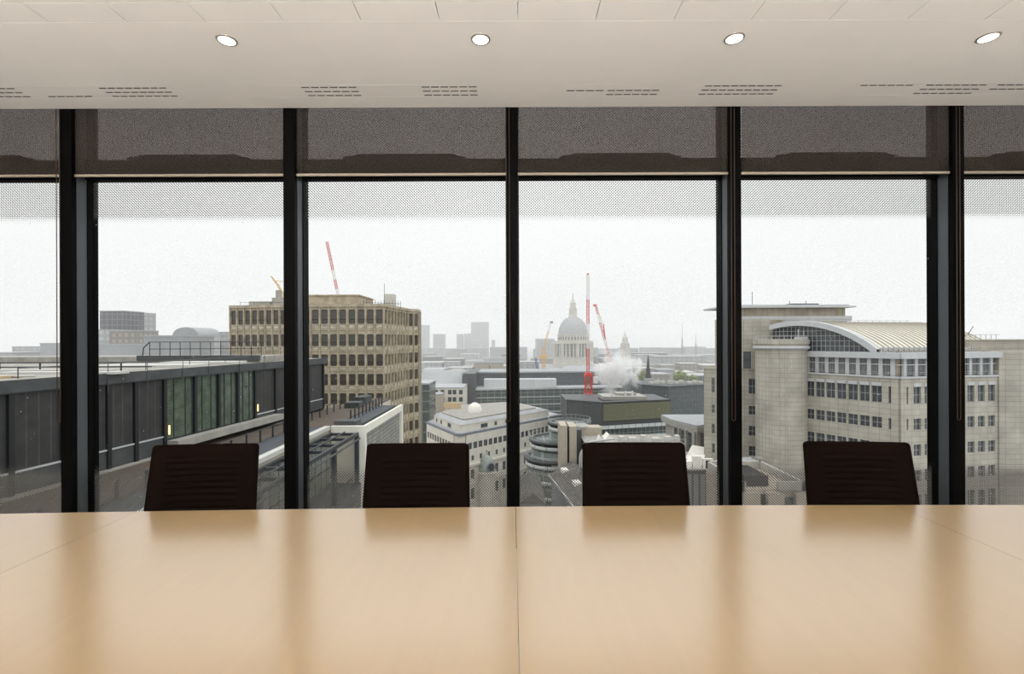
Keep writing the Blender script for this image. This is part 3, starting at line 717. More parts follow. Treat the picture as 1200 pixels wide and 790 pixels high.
m.tube((-50, 88, EYE + 7.3), (-38, 88, EYE + 7.3), .03, 5); m.tube((-24, 90, zr), (-24, 90, EYE + 11), .04, 5); m.build('roof_rail', M['alu'], hc)

# ------------------------------------------------------------------ pale stone building with the curved roof, on the right
st = thing('stone_office_building', 'large pale stone office building with curved ribbed roof and round turret', 'building', (70, 90, GROUND))
Cc = (60.3, 74.5); Lf = (53.0, 87.0); Rv = (.981, .194); RL = 19.3
Re = (Cc[0] + Rv[0] * RL, Cc[1] + Rv[1] * RL)
LL, ld_ = line(Lf, Cc)
RR, rd_ = line(Cc, Re)
zc = lambda y, Y=74.5: EYE - (y - 400) * Y / 560         # y already unrolled
# core
inn = lambda p, dx, dy: (p[0] + dx, p[1] + dy)
back = [(86, 112), (50, 112)]
MB().prism([inn(Lf, .35, .2), inn(Cc, .05, .45), inn(Re, 0, .4)] + back, GROUND, D(2.0)).build('building_body', M['stone_dark'], st)
zw = D(6.0)
rowsS = [(D(10.0), D(7.35)), (D(14.1), D(12.35)), (D(18.2), D(16.4)), (D(22.2), D(20.4)), (D(27.0), D(24.2)), (D(31), D(29)), (D(35), D(33))]
colL = even(LL - 2.0, 7, 1.42, 0.5, 0.0); colR = [(1.0, 1.35)] + even(RL - 0.2, 8, 1.42, 2.0, 0.2)
colL = colL + [(LL - 1.25, LL - .9)]
for p, q, cols in ((Lf, Cc, colL), (Cc, Re, colR)):
    m = MB(); facade(m, p, q, cols, rowsS, GROUND, zw, .35)
    L, d = line(p, q)
    for c0, c1 in cols:
        if c1 - c0 > 1: pass
    m.build('stone_facade', M['stone'], st)
    m = MB(); m.obox(p, d, -.2, L + .2, zw - .02, zw + .25, -.3, .55); m.build('ledge', M['bluegrey'], st)
    main = [c for c in cols if c[1] - c[0] > 1]; slot = [c for c in cols if c[1] - c[0] <= 1]
    windows_on(st, p, q, main, rowsS[:5], M['pane'], M['frame'], 2, 2, .05)
    windows_on(st, p, q, slot, rowsS[:5], M['pane'], M['frame'], 1, 1, .05)
    m = MB()
    for c0, c1 in main: m.obox(p, d, c0 + .05, c1 - .05, rowsS[0][1] + .0, rowsS[0][1] + .55, .36, .42)
    m.build('window_head', M['bluegrey'], st)
    # attic band: set-back glazing between light posts, rail in front, cornice above
    m = MB(); n = 9 if d is not None else 9
    cz = even(L, 9, .55)
    for c0, c1 in cz: m.obox(p, d, c0, c1, zw + .25, D(2.9), -.25, .12)
    m.obox(p, d, -.1, L + .1, D(4.0), D(3.85), .06, .10)
    m.build('attic_post', M['bluegrey'], st)
    ga = [(a1 + .12, b0 - .12) for (a0, a1), (b0, b1) in zip(cz, cz[1:])]
    windows_on(st, p, q, ga, [(D(5.5), D(3.0))], M['pane'], M['frame'], 4, 1, -.18)
    m = MB(); m.obox(p, d, -.4, L + .4, D(2.95), D(2.05), -.5, .75); m.obox(p, d, -.3, L + .3, D(2.05), D(1.95), -.5, .55); m.build('cornice', M['bluegrey'], st)
    m = MB()
    for z in (zw + .55, zw + .85): m.obox(p, d, 0, L, z, z + .04, .45, .49)
    m.build('attic_rail', M['bluegrey'], st)
# turret
tc_ = (49.7, 88.4)
prof = [(4.25, GROUND), (4.25, D(1.6)), (4.4, D(1.55)), (4.4, D(.75)), (4.6, D(.7)), (4.6, D(-.15)), (4.35, D(-.2)), (0.01, D(-.2))]
MB().lathe(prof, (tc_[0], tc_[1], 0), 40, False).build('turret', M['stone'], st)
MB().lathe([(4.42, D(1.6)), (4.66, D(1.55)), (4.66, D(1.1)), (4.42, D(1.05))], (tc_[0], tc_[1], 0), 40).build('turret_band', M['bluegrey'], st)
m = MB(); 
for k in range(26):
    a = 2 * PI * k / 26; x, y = tc_[0] + 4.2 * math.cos(a), tc_[1] + 4.2 * math.sin(a); m.tube((x, y, D(-.2)), (x, y, D(-.85)), .03, 4)
m.lathe([(4.2, D(-.85)), (4.24, D(-.85)), (4.24, D(-.80)), (4.2, D(-.80))], (tc_[0], tc_[1], 0), 26)
m.box(51.5, 53.5, 86.5, 87.2, D(-.2), D(-.6)); m.tube((52, 86.8, D(-.6)), (52, 86.8, D(-2)), .08, 6); m.tube((53, 86.8, D(-.6)), (53, 86.8, D(-1.7)), .08, 6); m.build('turret_rail', M['bluegrey'], st)
# left wing and tower block behind the turret
Wp, Wq = (PX(825, 98), 98), (49.6, 94.0)
LW, dW = line(Wp, Wq); zwt = PZ(835, 432, 98)
MB().prism([inn(Wp, .1, .4), inn(Wq, 0, .4), (52, 112), (Wp[0] * 112 / 98 + .6, 112)], GROUND, zwt - .1).build('wing_body', M['stone_dark'], st)
colsW = [(1.45, 2.0), (2.75, 3.9), (4.75, 5.5), (6.2, 6.9), (8.2, 9.6), (10.2, 10.9)]
rowsW = [(PZ(870, 460, 97), PZ(870, 443, 97)), (PZ(870, 484, 97), PZ(870, 474, 97)), (PZ(870, 508, 97), PZ(870, 497, 97)), (PZ(870, 531, 97), PZ(870, 520, 97)), (PZ(870, 555, 97), PZ(870, 544, 97))]
m = MB(); facade(m, Wp, Wq, colsW, rowsW, GROUND, zwt, .35); m.obox(Wp, dW, 0, LW, zwt - .05, zwt + .12, -.3, .5); m.build('stone_facade', M['stone'], st)
windows_on(st, Wp, Wq, colsW, rowsW, M['pane'], M['frame'], 2, 2, .05)
Tp, T1, T2, Tq = (PX(838, 98), 98), (50.9, 94.2), (PX(928, 101), 101), (70.0, 99.5)
zt_ = PZ(920, 375, 100)
LT, dT = line(Tp, T1)
MB().prism([inn(Tp, .3, .4), inn(T1, -.1, .4), inn(T2, -.1, .4), inn(Tq, -.1, .4), (80.0, 114), (50.0, 114)], GROUND, zt_ - .1).build('tower_body', M['stone_dark'], st)
m = MB(); cT = [(.7, 1.5), (5.2, 6.6), (7.4, 8.3)]; rT = [(PZ(870, 434, 96), PZ(870, 412, 96))]
facade(m, Tp, T1, cT, rT, zwt - 4, zt_, .3); m.build('tower_facade', M['stone'], st)
windows_on(st, Tp, T1, cT, rT, M['pane'], M['blue'], 1, 1, .05)
Tp = (PX(838, 100), 99.5); LT, dT = line(Tp, Tq)
m = MB(); m.obox(Tp, dT, 4.6, LT + .4, zt_, zt_ + .75, -6, .6); m.obox(Tp, dT, 4.6, LT + .4, zt_ - .4, zt_, .36, .5); m.build('tower_coping', M['bluegrey'], st)
zp = PZ(930, 361, 100)
MB().obox(Tp, dT, 5.2, LT - .6, zt_ + .75, zp, -8, 0).build('penthouse', M['stone_dark'], st)
m = MB(); m.obox(Tp, dT, 1.0, LT + 1.0, zp, zp + .35, -9, 1.0); m.obox(Tp, dT, 4.0, LT, zp + .35, zp + .65, -8, .3); m.build('roof_slab', M['bluegrey'], st)
m = MB()
for a in (6.2, 8.6, 16.5, 20): p_ = (Tp[0] + dT[0] * a, Tp[1] + 2, 0); m.tube((p_[0], p_[1], zp + .6), (p_[0], p_[1], zp + (3.6 if a < 10 else 1.6)), .06, 5)
m.obox(Tp, dT, 18, 24, zp + .65, zp + 1.2, -6, -4); m.build('aerial', M['alu'], st)
# barrel roof: arch sweeps back from the cornice; axis runs along the right-hand face
ud = (-ld_[0], -ld_[1])
s_lo, s_hi, s_c, zs, zr_ = 2.6, 20.4, 15.5, D(1.95), D(-3.2)
rad = ((s_c - s_lo) ** 2 + (zr_ - zs) ** 2) / (2 * (zr_ - zs))
arch = lambda s, off=0: (zr_ - rad) + math.sqrt(max(0, (rad + off) ** 2 - (s - s_c) ** 2))
NA, Lr = 30, 25.0
bp = lambda s, t, z: (Cc[0] + ud[0] * s + Rv[0] * t, Cc[1] + ud[1] * s + Rv[1] * t, z)
ss = [s_lo + (s_hi - s_lo) * k / NA for k in range(NA + 1)]
m = MB(); vs = []
for t in (.2, Lr): vs += [bp(s, t, arch(s, .12)) for s in ss]
m.mesh(vs, [(k, k + 1, NA + 2 + k, NA + 1 + k) for k in range(NA)], True)
vs = []
for t in (.2, Lr): vs += [bp(s, t, arch(s, 0)) for s in ss]
m.mesh(vs, [(k + 1, k, NA + 1 + k, NA + 2 + k) for k in range(NA)], True); m.build('barrel_roof', M['roofmetal'], st)
for j in range(24):
    t = .7 + j * 1.03; m = MB(); vs = []
    for tt_ in (t - .06, t + .06):
        for off in (.12, .24): vs += [bp(s, tt_, arch(s, off)) for s in ss[:20]]
    n = 20
    for k in range(n - 1): m.mesh([vs[k], vs[k + 1], vs[n + k + 1], vs[n + k]], [(0, 1, 2, 3)]); m.mesh([vs[2 * n + k], vs[2 * n + k + 1], vs[3 * n + k + 1], vs[3 * n + k]], [(3, 2, 1, 0)]); m.mesh([vs[n + k], vs[n + k + 1], vs[3 * n + k + 1], vs[3 * n + k]], [(0, 1, 2, 3)])
    m.build('roof_rib', M['rib'], st)
m = MB()                                                   # gable arch
for k in range(NA):
    a, b = ss[k], ss[k + 1]
    q = [bp(a, -.5, arch(a, .35)), bp(b, -.5, arch(b, .35)), bp(b, -.5, arch(b, -.55)), bp(a, -.5, arch(a, -.55)), bp(a, .35, arch(a, .35)), bp(b, .35, arch(b, .35)), bp(b, .35, arch(b, -.55)), bp(a, .35, arch(a, -.55))]
    m.mesh(q, [(0, 1, 2, 3), (4, 7, 6, 5), (0, 4, 5, 1), (3, 2, 6, 7)])
m.build('gable_arch', M['bluegrey'], st)
m = MB(); vs = [bp(s, .25, zs) for s in ss] + [bp(s, .25, arch(s)) for s in ss]
m.mesh(vs, [(k, k + 1, NA + 2 + k, NA + 1 + k) for k in range(NA)]); m.build('gable_glazing', M['pane'], st)
m = MB()
for k in range(1, 24):
    s = s_lo + (s_hi - s_lo) * k / 24; a = bp(s, .15, zs); b = bp(s, .15, arch(s, -.2))
    if b[2] > zs + .2: m.tube(a, b, .05, 4)
for z in (zs + .9, zs + 1.8, zs + 2.7, zs + 3.6, zs + 4.4):
    h = math.sqrt(max(0, (rad - .2) ** 2 - (z - (zr_ - rad)) ** 2)); m.tube(bp(s_c - h, .15, z), bp(min(s_hi, s_c + h), .15, z), .05, 4)
m.build('gable_bars', M['frame'], st)
m = MB()                                                   # fins along the eaves and rail on the ridge
for j in range(48): t = .4 + j * .51; a = bp(s_lo + .15, t, arch(s_lo, .12)); m.box(a[0] - .05, a[0] + .05, a[1] - .3, a[1] + .3, a[2] - .1, a[2] + .55)
m.tube(bp(s_c, .5, zr_ + .5), bp(s_c, Lr, zr_ + .5), .05, 4)
for j in range(16): t = .6 + 1.6 * j; m.tube(bp(s_c, t, zr_ + .05), bp(s_c, t, zr_ + .5), .05, 4)
m.build('eaves_fins', M['bluegrey'], st)
# plain stone tower at the right
zR1, zR2 = PZ(1160, 399, 81), PZ(1185, 411.5, 77)
m = MB(); m.prism([(Re[0] - .1, Re[1] - .6), (Re[0] + 2.2, Re[1] - 1.0), (Re[0] + 4.5, Re[1] - .7), (Re[0] + 9, Re[1] + 1.0), (Re[0] + 10, 112), (Re[0] - .1, 112)], GROUND, zR2); m.build('end_tower', M['stone'], st)
m = MB(); m.prism([(Re[0] - 2.4, Re[1] + 2.0), (Re[0] + 9, Re[1] + 3.5), (Re[0] + 9, 100), (Re[0] - 2.4, 100)], D(2.0), zR1); m.prism([(Re[0] - 2.7, Re[1] + 1.7), (Re[0] + 9.3, Re[1] + 3.2), (Re[0] + 9.3, 100.3), (Re[0] - 2.7, 100.3)], zR1, zR1 + .2); m.build('end_tower_attic', M['stone'], st)
m = MB(); x, y = Re[0] + 1.2, Re[1] + 6; m.tube((x, y, zR1), (x, y, zR1 + 1.4), .05, 5); m.tube((x, y, zR1 + 1.2), (x + .9, y, zR1 + 2.5), .06, 5)
for k in range(8): m.tube((x - 2 + .9 * k, y - .6, zR1 + .2), (x - 2 + .9 * k, y - .6, zR1 + 1.0), .03, 4)
m.tube((x - 2, y - .6, zR1 + 1.0), (x + 5, y - .6, zR1 + 1.0), .03, 4); m.build('roof_aerial', M['alu'], st)
# ------------------------------------------------------------------ white stone building with rounded corner
cb_ = thing('white_stone_building', 'white stone building with rounded corner, pale lead roof and small green dome', 'building', (0, 165, GROUND))
A0, C0, R0 = (-28.6, 162), (-15.75, 140), (17.3, 176)
def toward(p, q, t): L, d = line(p, q); return (p[0] + d[0] * t, p[1] + d[1] * t)
c1, c2 = toward(C0, A0, 2.6), toward(C0, R0, 2.6)
def corner_arc(c1, C0, c2, n=6): return [((1 - t) ** 2 * c1[0] + 2 * t * (1 - t) * C0[0] + t * t * c2[0], (1 - t) ** 2 * c1[1] + 2 * t * (1 - t) * C0[1] + t * t * c2[1]) for t in [k / n for k in range(n + 1)]]
foot = [A0] + corner_arc(c1, C0, c2) + [R0, (4, 200), (-22, 188)]
cen = (sum(p[0] for p in foot) / len(foot), sum(p[1] for p in foot) / len(foot))
shr = lambda f: [(cen[0] + (p[0] - cen[0]) * f, cen[1] + (p[1] - cen[1]) * f) for p in foot]
MB().prism(shr(.975), GROUND, D(27.9)).build('building_body', M['cream'], cb_)
def cream_face(p, q, ncol, n2):
    L, d = line(p, q)
    zones = [(even(L, ncol, L / ncol * .74, .4, .4), [(D(32.3), D(30.3))], D(33.3), D(27.9)), (even(L, n2, 1.0, .8, .8), [(D(35.8), D(34.2))], D(36.6), D(33.3)),
             (even(L, n2, 1.5, .8, .8), [(D(41.3), D(38.5)), (D(47.3), D(44.0))], GROUND, D(36.6))]
    m = MB()
    for cols, rows, zb, zt in zones:
        facade(m, p, q, cols, rows, zb, zt, .5); windows_on(cb_, p, q, cols, rows, M['pane'], M['frame'], 2, 1, .18)
    m.obox(p, d, 0, L, D(37.3), D(36.6), .3, 1.1); m.obox(p, d, 0, L, D(43.0), D(42.5), .3, .8); m.build('stone_facade', M['cream'], cb_)
    m = MB()
    for k in range(n2 // 2): a = (L - 1.6) / n2 * (2 * k + 2) + .8; m.tube((p[0] + d[0] * a + d[1] * .6, p[1] + d[1] * a - d[0] * .6, GROUND), (p[0] + d[0] * a + d[1] * .6, p[1] + d[1] * a - d[0] * .6, D(43.0)), .45, 10)
    m.build('pilaster', M['cream'], cb_)['kind'] = 'stuff'
cream_face(c2, R0, 21, 13); cream_face(A0, c1, 10, 7)
m = MB()
arc = corner_arc(toward(c1, A0, 0), C0, c2); m.prism([(x + (x - cen[0]) * .02, y + (y - cen[1]) * .02) for x, y in arc] + [(cen[0], cen[1])], GROUND, D(27.9)); m.build('rounded_corner', M['cream'], cb_)
MB().prism(shr(1.045), D(27.9), D(27.25)).build('eaves', M['leaddark'], cb_)
MB().prism(shr(.99), D(27.25), D(27.1)).build('gutter_roof', M['lead'], cb_)
MB().prism(shr(.86), D(27.1), D(25.0)).build('penthouse', M['cream'], cb_)
MB().prism(shr(.875), D(25.0), D(24.0), shr(.76)).build('lead_roof', M['lead'], cb_)
MB().prism(shr(.70), D(24.0), D(23.6)).build('roof_deck', M['gravel'], cb_)
f8 = shr(.862); pa, pb = f8[7], f8[8]; pc, pd = f8[0], f8[1]
for p, q, cols in ((pa, pb, [(6, 8.8), (12, 13), (17, 18), (23, 24)]), (pc, pd, [(2, 3), (6, 7), (12, 14.5)])):
    windows_on(cb_, p, q, [(a, min(b, line(p, q)[0] - .2)) for a, b in cols if a < line(p, q)[0] - 1], [(D(26.8), D(25.6))], M['pane'], M['frame'], 2, 1, .05)
m = MB(); c_ = at(556.5, 490, 160); m.lathe([(2.3, -1.2), (2.2, .4), (1.5, 1.4), (.6, 1.9), (.02, 2.0)], (c_[0], c_[1], D(23.6) + 1.2), 12); m.build('plant_cover', M['sheet'], cb_)
m = MB(); c_ = at(530, 484, 168); m.box(c_[0] - 3, c_[0] + 3, 168, 169, D(23.6), D(21.6)); m.build('roof_plant', M['timber'], cb_)
L, d = line(c2, R0)
bx_, by_ = c2[0] + d[0] * 7.3 + d[1] * 1.6, c2[1] + d[1] * 7.3 - d[0] * 1.6
MB().lathe([(2.6, GROUND), (2.6, D(40.3)), (3.0, D(40.2)), (3.0, D(39.6)), (2.7, D(39.5))], (bx_, by_, 0), 28, False).build('corner_bay', M['cream'], cb_)
dm = MB().lathe([(2.55, D(39.6)), (2.5, D(38.4)), (2.3, D(37.2)), (1.9, D(36.2)), (1.2, D(35.3)), (.5, D(34.8)), (.02, D(34.65))], (bx_, by_, 0), 28).build('dome', M['copper'], cb_)
m = MB(); m.tube((bx_, by_, D(34.7)), (bx_, by_, D(33.2)), .10, 6); m.lathe([(.02, -.3), (.3, 0), (.02, .3)], (bx_, by_, D(33.6)), 10); m.build('finial', M['copper'], dm)
nx, ny = d[1] * .6 - .0, -d[0]; nn_ = math.hypot(nx, ny); nx, ny = nx / nn_, ny / nn_
m = MB(); c_ = Vector((bx_ + nx * 2.2, by_ + ny * 2.2, D(38.0))); m.tube(c_, c_ + Vector((nx, ny, 0)) * .45, 1.35, 24); rw = m.build('round_window_surround', M['leaddark'], dm)
m = MB(); m.tube(c_ + Vector((nx, ny, 0)) * .451, c_ + Vector((nx, ny, 0)) * .5, 1.05, 24); m.build('round_window', M['pane'], dm)
# ------------------------------------------------------------------ generic helper for the middle distance
def blk(name, label, px0, px1, py, Y, dep, m_body, group=None, cat='building', roof=None, z0=GROUND, yaw=0.0, cap=.5):
    X0, X1 = PX(px0, Y, py), PX(px1, Y, py); zt = PZ((px0 + px1) / 2, py, Y)
    c = ((X0 + X1) / 2, Y + dep / 2)
    def R_(x, y): x -= c[0]; y -= c[1]; return (c[0] + x * math.cos(yaw) - y * math.sin(yaw), c[1] + x * math.sin(yaw) + y * math.cos(yaw))
    f = [R_(*p) for p in ((X0, Y), (X1, Y), (X1, Y + dep), (X0, Y + dep))]
    if roof is None:
        o = MB().prism(f, z0, zt).build(name, m_body); return tag(o, label, cat, group)
    t = thing(name, label, cat, (c[0], c[1], z0), group)
    MB().prism(f, z0, zt - cap).build('building_body', m_body, t)
    s = lambda k: [(c[0] + (p[0] - c[0]) * k, c[1] + (p[1] - c[1]) * k) for p in f]
    MB().prism(s(1.02), zt - cap, zt).build('roof', roof, t); return t

# glazed office block with the pale plant screen
ge = thing('glass_office_block', 'wide greenish glass office block with pale grey screen on its roof', 'building', (15, 245, GROUND))
gx = lambda px, Y: PX(px, Y)
g0, g1 = (gx(555, 226), 226), (gx(728, 236), 236)
MB().prism([g0, g1, (g1[0], 268), (g0[0] - 2, 268)], GROUND, D(23.2)).build('glazed_body', M['greenband'], ge)
L, d = line(g0, g1)
m = MB(); m.obox(g0, d, -.5, L + .5, D(23.2), D(22.4), -30, .5); m.build('roof_edge', M['bluegrey'], ge)
for k in range(1, 5): MB().obox(g0, d, 0, L, D(23.2 + 3.6 * k) - .35, D(23.2 + 3.6 * k) + .35, 0, .35).build('floor_edge', M['midgrey'], ge)
MB().prism([(gx(544, 240), 240), (gx(722, 244), 244), (gx(722, 244), 265), (gx(544, 240), 265)], D(22.4), D(16.0)).build('upper_storey', M['slate'], ge)
MB().prism([(gx(543, 240), 239), (gx(724, 244), 243), (gx(724, 244), 266), (gx(543, 240), 266)], D(16.0), D(15.3)).build('upper_roof', M['midgrey'], ge)
MB().box(gx(567, 230), gx(652, 230), 230, 236, D(22.4), PZ(610, 444.5, 230)).build('plant_screen', M['lightbox'], ge)
MB().box(gx(541.5, 224), gx(557, 224), 224, 262, GROUND, PZ(548, 438, 224)).build('dark_flank', M['darkbox'], ge)

# pieces left of it
t = blk('white_office_building', 'small white building with square windows left of the dark flank', 501, 543, 454, 205, 18, M['cream'], roof=M['lead'])
for px in (509, 516.5, 525, 530.5, 538):
    for y0 in (457, 465.5, 474):
        a, b = at(px, y0, 205), at(px + 4.2, y0 + 5.2, 205); MB().box(a[0], b[0], 204.93, 205.1, b[2], a[2]).build('window', M['pane'], t)
t = thing('grey_roof_building', 'broad grey sloping roof behind the small white building', 'building', (gx(517, 235), 235, GROUND))
f = [(gx(488, 228), 228), (gx(545, 228), 228), (gx(545, 250), 255), (gx(488, 250), 255)]
MB().prism(f, GROUND, D(21.5)).build('building_body', M['farpale'], t)
MB().prism(f, D(21.5), D(15.0), [(p[0], p[1] * .3 + 250 * .7) for p in f]).build('sloping_roof', M['midgrey'], t)
blk('glass_block', 'narrow blue-green glass block beside the concrete building corner', 486, 503, 449, 168, 14, M['greenband'], roof=M['lead'])
blk('low_block', 'low pale terrace building with rooftop units beyond the concrete building', 486, 514, 488, 184, 8, M['ledge'], roof=M['lead'])
blk('low_block', 'small brown-grey building tucked below the grey sloping roof', 500, 517, 462, 194, 8, M['tan'], roof=M['midgrey'])
for a, b, lab in ((556, 573, 'left of the pair of tan chimney-like blocks on the skyline roofs'), (574.5, 590, 'right of the pair of tan chimney-like blocks on the skyline roofs')):
    t = blk('tan_block', lab, a, b, 424.5, 300, 7, M['tan'], roof=M['midgrey'], cap=.9)

# dark building with the olive screen
di = thing('dark_office_building', 'dark office building with olive louvred top and steam rising behind', 'building', (25, 160, GROUND))
i0, i1, i2 = (gx(664, 157), 157), (gx(706, 150), 150), (gx(786, 157), 157)
ft = [i0, i1, i2, (i2[0], 176), (i0[0], 176)]
MB().prism([(i0[0] + .4, i0[1] + .3), (i1[0], i1[1] + .4), (i2[0] - .4, i2[1] + .3), (i2[0] - .4, 175.6), (i0[0] + .4, 175.6)], GROUND, D(25.0)).build('glazed_body', M['band'], di)
MB().prism(ft, D(26.6), D(19.6)).build('dark_top', M['darkbox'], di)
Lo, do = line(i1, i2)
MB().obox(i1, do, .2, Lo - .3, D(25.2), D(19.9), 0, .25).build('olive_screen', M['olive'], di)
for p, q in ((i0, i1), (i1, i2)):
    L, d = line(p, q)
    for z in (27.8, 31.4, 35.0): MB().obox(p, d, 0, L, D(z), D(z - 1.1), -.3, .12).build('white_band', M['bandwhite'], di)
m = MB(); L, d = line(i0, i1); m.obox(i0, d, 0, L, D(19.6), D(19.2), -3, .2); m.obox(i1, do, 0, Lo, D(19.6), D(19.25), -3, .2); m.build('parapet', M['fascia'], di)
m = MB(); m.box(gx(708, 154), gx(760, 154), 156, 166, D(19.3), D(18.2)); m.box(gx(725, 156), gx(748, 156), 159, 164, D(18.2), D(17.4)); m.build('roof_plant', M['ledge'], di)
m = MB()
for px in (716, 733, 741): m.tube((gx(px, 158), 158, D(18.2)), (gx(px, 158), 158, D(16.6)), .35, 10)
m.build('flue', M['lightbox'], di)
# slate glass block
sj = thing('slate_glass_block', 'dark slate-coloured glass block with white units along its roof, left of the stone building', 'building', (gx(790, 195), 195, GROUND))
j0, j1, j2 = (gx(752, 196), 196), (gx(783, 188), 188), (gx(829, 196), 196)
MB().prism([j0, j1, j2, (j2[0], 215), (j0[0], 215)], GROUND, D(18.4)).build('glazed_body', M['slate'], sj)
MB().prism([(j0[0] - .3, j0[1] - .3), (j1[0], j1[1] - .5), (j2[0] + .3, j2[1] - .3), (j2[0], 215), (j0[0], 215)], D(18.4), D(17.9)).build('roof_edge', M['fascia'], sj)
for k in range(9):
    px = 762 + 7.4 * k; a = gx(px, 197); MB().box(a, a + 1.7, 197 + (k % 3), 199 + (k % 3), D(17.9), D(17.0 - .4 * (k % 2))).build('roof_unit', M['coping'], sj)
# small pavilion with columns
pv = thing('stone_pavilion', 'small grey stone pavilion with heavy cornice and columns beside the stone building', 'building', (gx(818, 124), 124, GROUND))
k0_, k1_, k2_ = (gx(788.5, 127), 127), (gx(815, 118), 118), (gx(851, 124), 124)
MB().prism([(k0_[0] + .3, k0_[1] + .4), (k1_[0], k1_[1] + .5), (k2_[0], k2_[1] + .4), (k2_[0], 134), (k0_[0] + .3, 134)], GROUND, D(22.5)).build('building_body', M['ledge'], pv)
cn_ = [(k0_[0] - .7, k0_[1] - .5), (k1_[0], k1_[1] - 1.0), (k2_[0] + .6, k2_[1] - .8), (k2_[0] + .6, 135), (k0_[0] - .7, 135)]
MB().prism(cn_, D(22.6), D(21.3)).build('cornice', M['ledge'], pv)
MB().prism([(p[0] * .985 + gx(818, 124) * .015, p[1] + .3) for p in cn_], D(21.3), D(20.9)).build('roof', M['midgrey'], pv)
for p, q, n in ((k0_, k1_, 3), (k1_, k2_, 3)):
    L, d = line(p, q); cols = even(L, n, L / n * .52, .3, .3); rows = [(D(28.5), D(23.0)), (D(36), D(30))]
    m = MB(); facade(m, p, q, cols, rows, GROUND, D(22.6), .4); m.build('stone_facade', M['ledge'], pv)
    windows_on(pv, p, q, cols, rows, M['pane'], M['frame'], 3, 4, .1)
    for c0, c1 in cols[1:]: a = c0 - .45; m = MB(); m.tube((p[0] + d[0] * a + d[1] * .65, p[1] + d[1] * a - d[0] * .65, D(36)), (p[0] + d[0] * a + d[1] * .65, p[1] + d[1] * a - d[0] * .65, D(22.6)), .3, 10); m.build('column', M['ledge'], pv)

# curved glazed office bays
ro = thing('curved_glass_building', 'stepped building with curved glazed bays and white bands, right of the middle mullion', 'building', (11, 114, GROUND))
for cx_, r, ztop, nb in ((gx(652, 113), 7.0, D(28.8), 4), (gx(655, 115), 6.6, D(24.3), 1), (gx(668, 116), 4.9, D(19.9), 1)):
    y = 113 + r; 
    MB().lathe([(r, GROUND), (r, ztop), (0.01, ztop)], (cx_, y, 0), 36).build('glazed_bay', M['greenband'], ro)
    MB().lathe([(r + .02, ztop - .5), (r + .5, ztop - .5), (r + .5, ztop + .12), (r - .6, ztop + .15), (r - .6, ztop)], (cx_, y, 0), 36).build('roof_edge', M['darkbox'], ro)
    for k in range(nb + 1):
        z = ztop - 1.0 - 3.7 * k; MB().lathe([(r + .01, z - .9), (r + .22, z - .9), (r + .22, z), (r + .01, z)], (cx_, y, 0), 36).build('white_band', M['bandwhite'], ro)
    m = MB()
    for k in range(28): a = 2 * PI * k / 28; m.tube((cx_ + (r + .3) * math.cos(a), y + (r + .3) * math.sin(a), ztop + .1), (cx_ + (r + .3) * math.cos(a), y + (r + .3) * math.sin(a), ztop + 1.0), .04, 4)
    m.lathe([(r + .28, ztop + 1.0), (r + .34, ztop + 1.0), (r + .34, ztop + 1.07), (r + .28, ztop + 1.07)], (cx_, y, 0), 28); m.build('railing', M['bluegrey'], ro)
# tan service tower
tw_ = thing('tan_service_tower', 'tan stone service tower with a dark slot and a ring hatch on top', 'building', (gx(670, 104), 106, GROUND))
Yt = 103
MB().box(gx(656.5, Yt), gx(664.5, Yt), Yt, Yt + 6, GROUND, PZ(660, 499, Yt)).build('stone_slab', M['tan'], tw_)
MB().box(gx(664.5, Yt), gx(667, Yt), Yt + .8, Yt + 6, GROUND, PZ(660, 501, Yt)).build('dark_slot', M['column'], tw_)
MB().box(gx(667, Yt), gx(675.5, Yt), Yt, Yt + 6, GROUND, PZ(670, 500, Yt)).build('stone_slab', M['tan'], tw_)
MB().box(gx(675.5, Yt), gx(682, Yt), Yt + 1.0, Yt + 6, GROUND, PZ(670, 505, Yt)).build('dark_bay', M['darkbox'], tw_)
MB().box(gx(676, Yt + 5), gx(704, Yt + 5), Yt + 4.4, Yt + 8, PZ(690, 512, Yt + 5), PZ(690, 500.5, Yt + 5)).build('top_beam', M['tan'], tw_)
MB().box(gx(696, Yt + 5), gx(704, Yt + 5), Yt + 4.6, Yt + 7.8, GROUND, PZ(690, 512, Yt + 5)).build('pier', M['tan'], tw_)
cx_, cyy = gx(681, Yt + 5), Yt + 5.5; zt = PZ(690, 500.5, Yt + 5)
MB().lathe([(1.5, 0), (1.5, .5), (1.3, .5), (1.3, .02)], (cx_, cyy, zt), 24).build('hatch_ring', M['coping'], tw_)
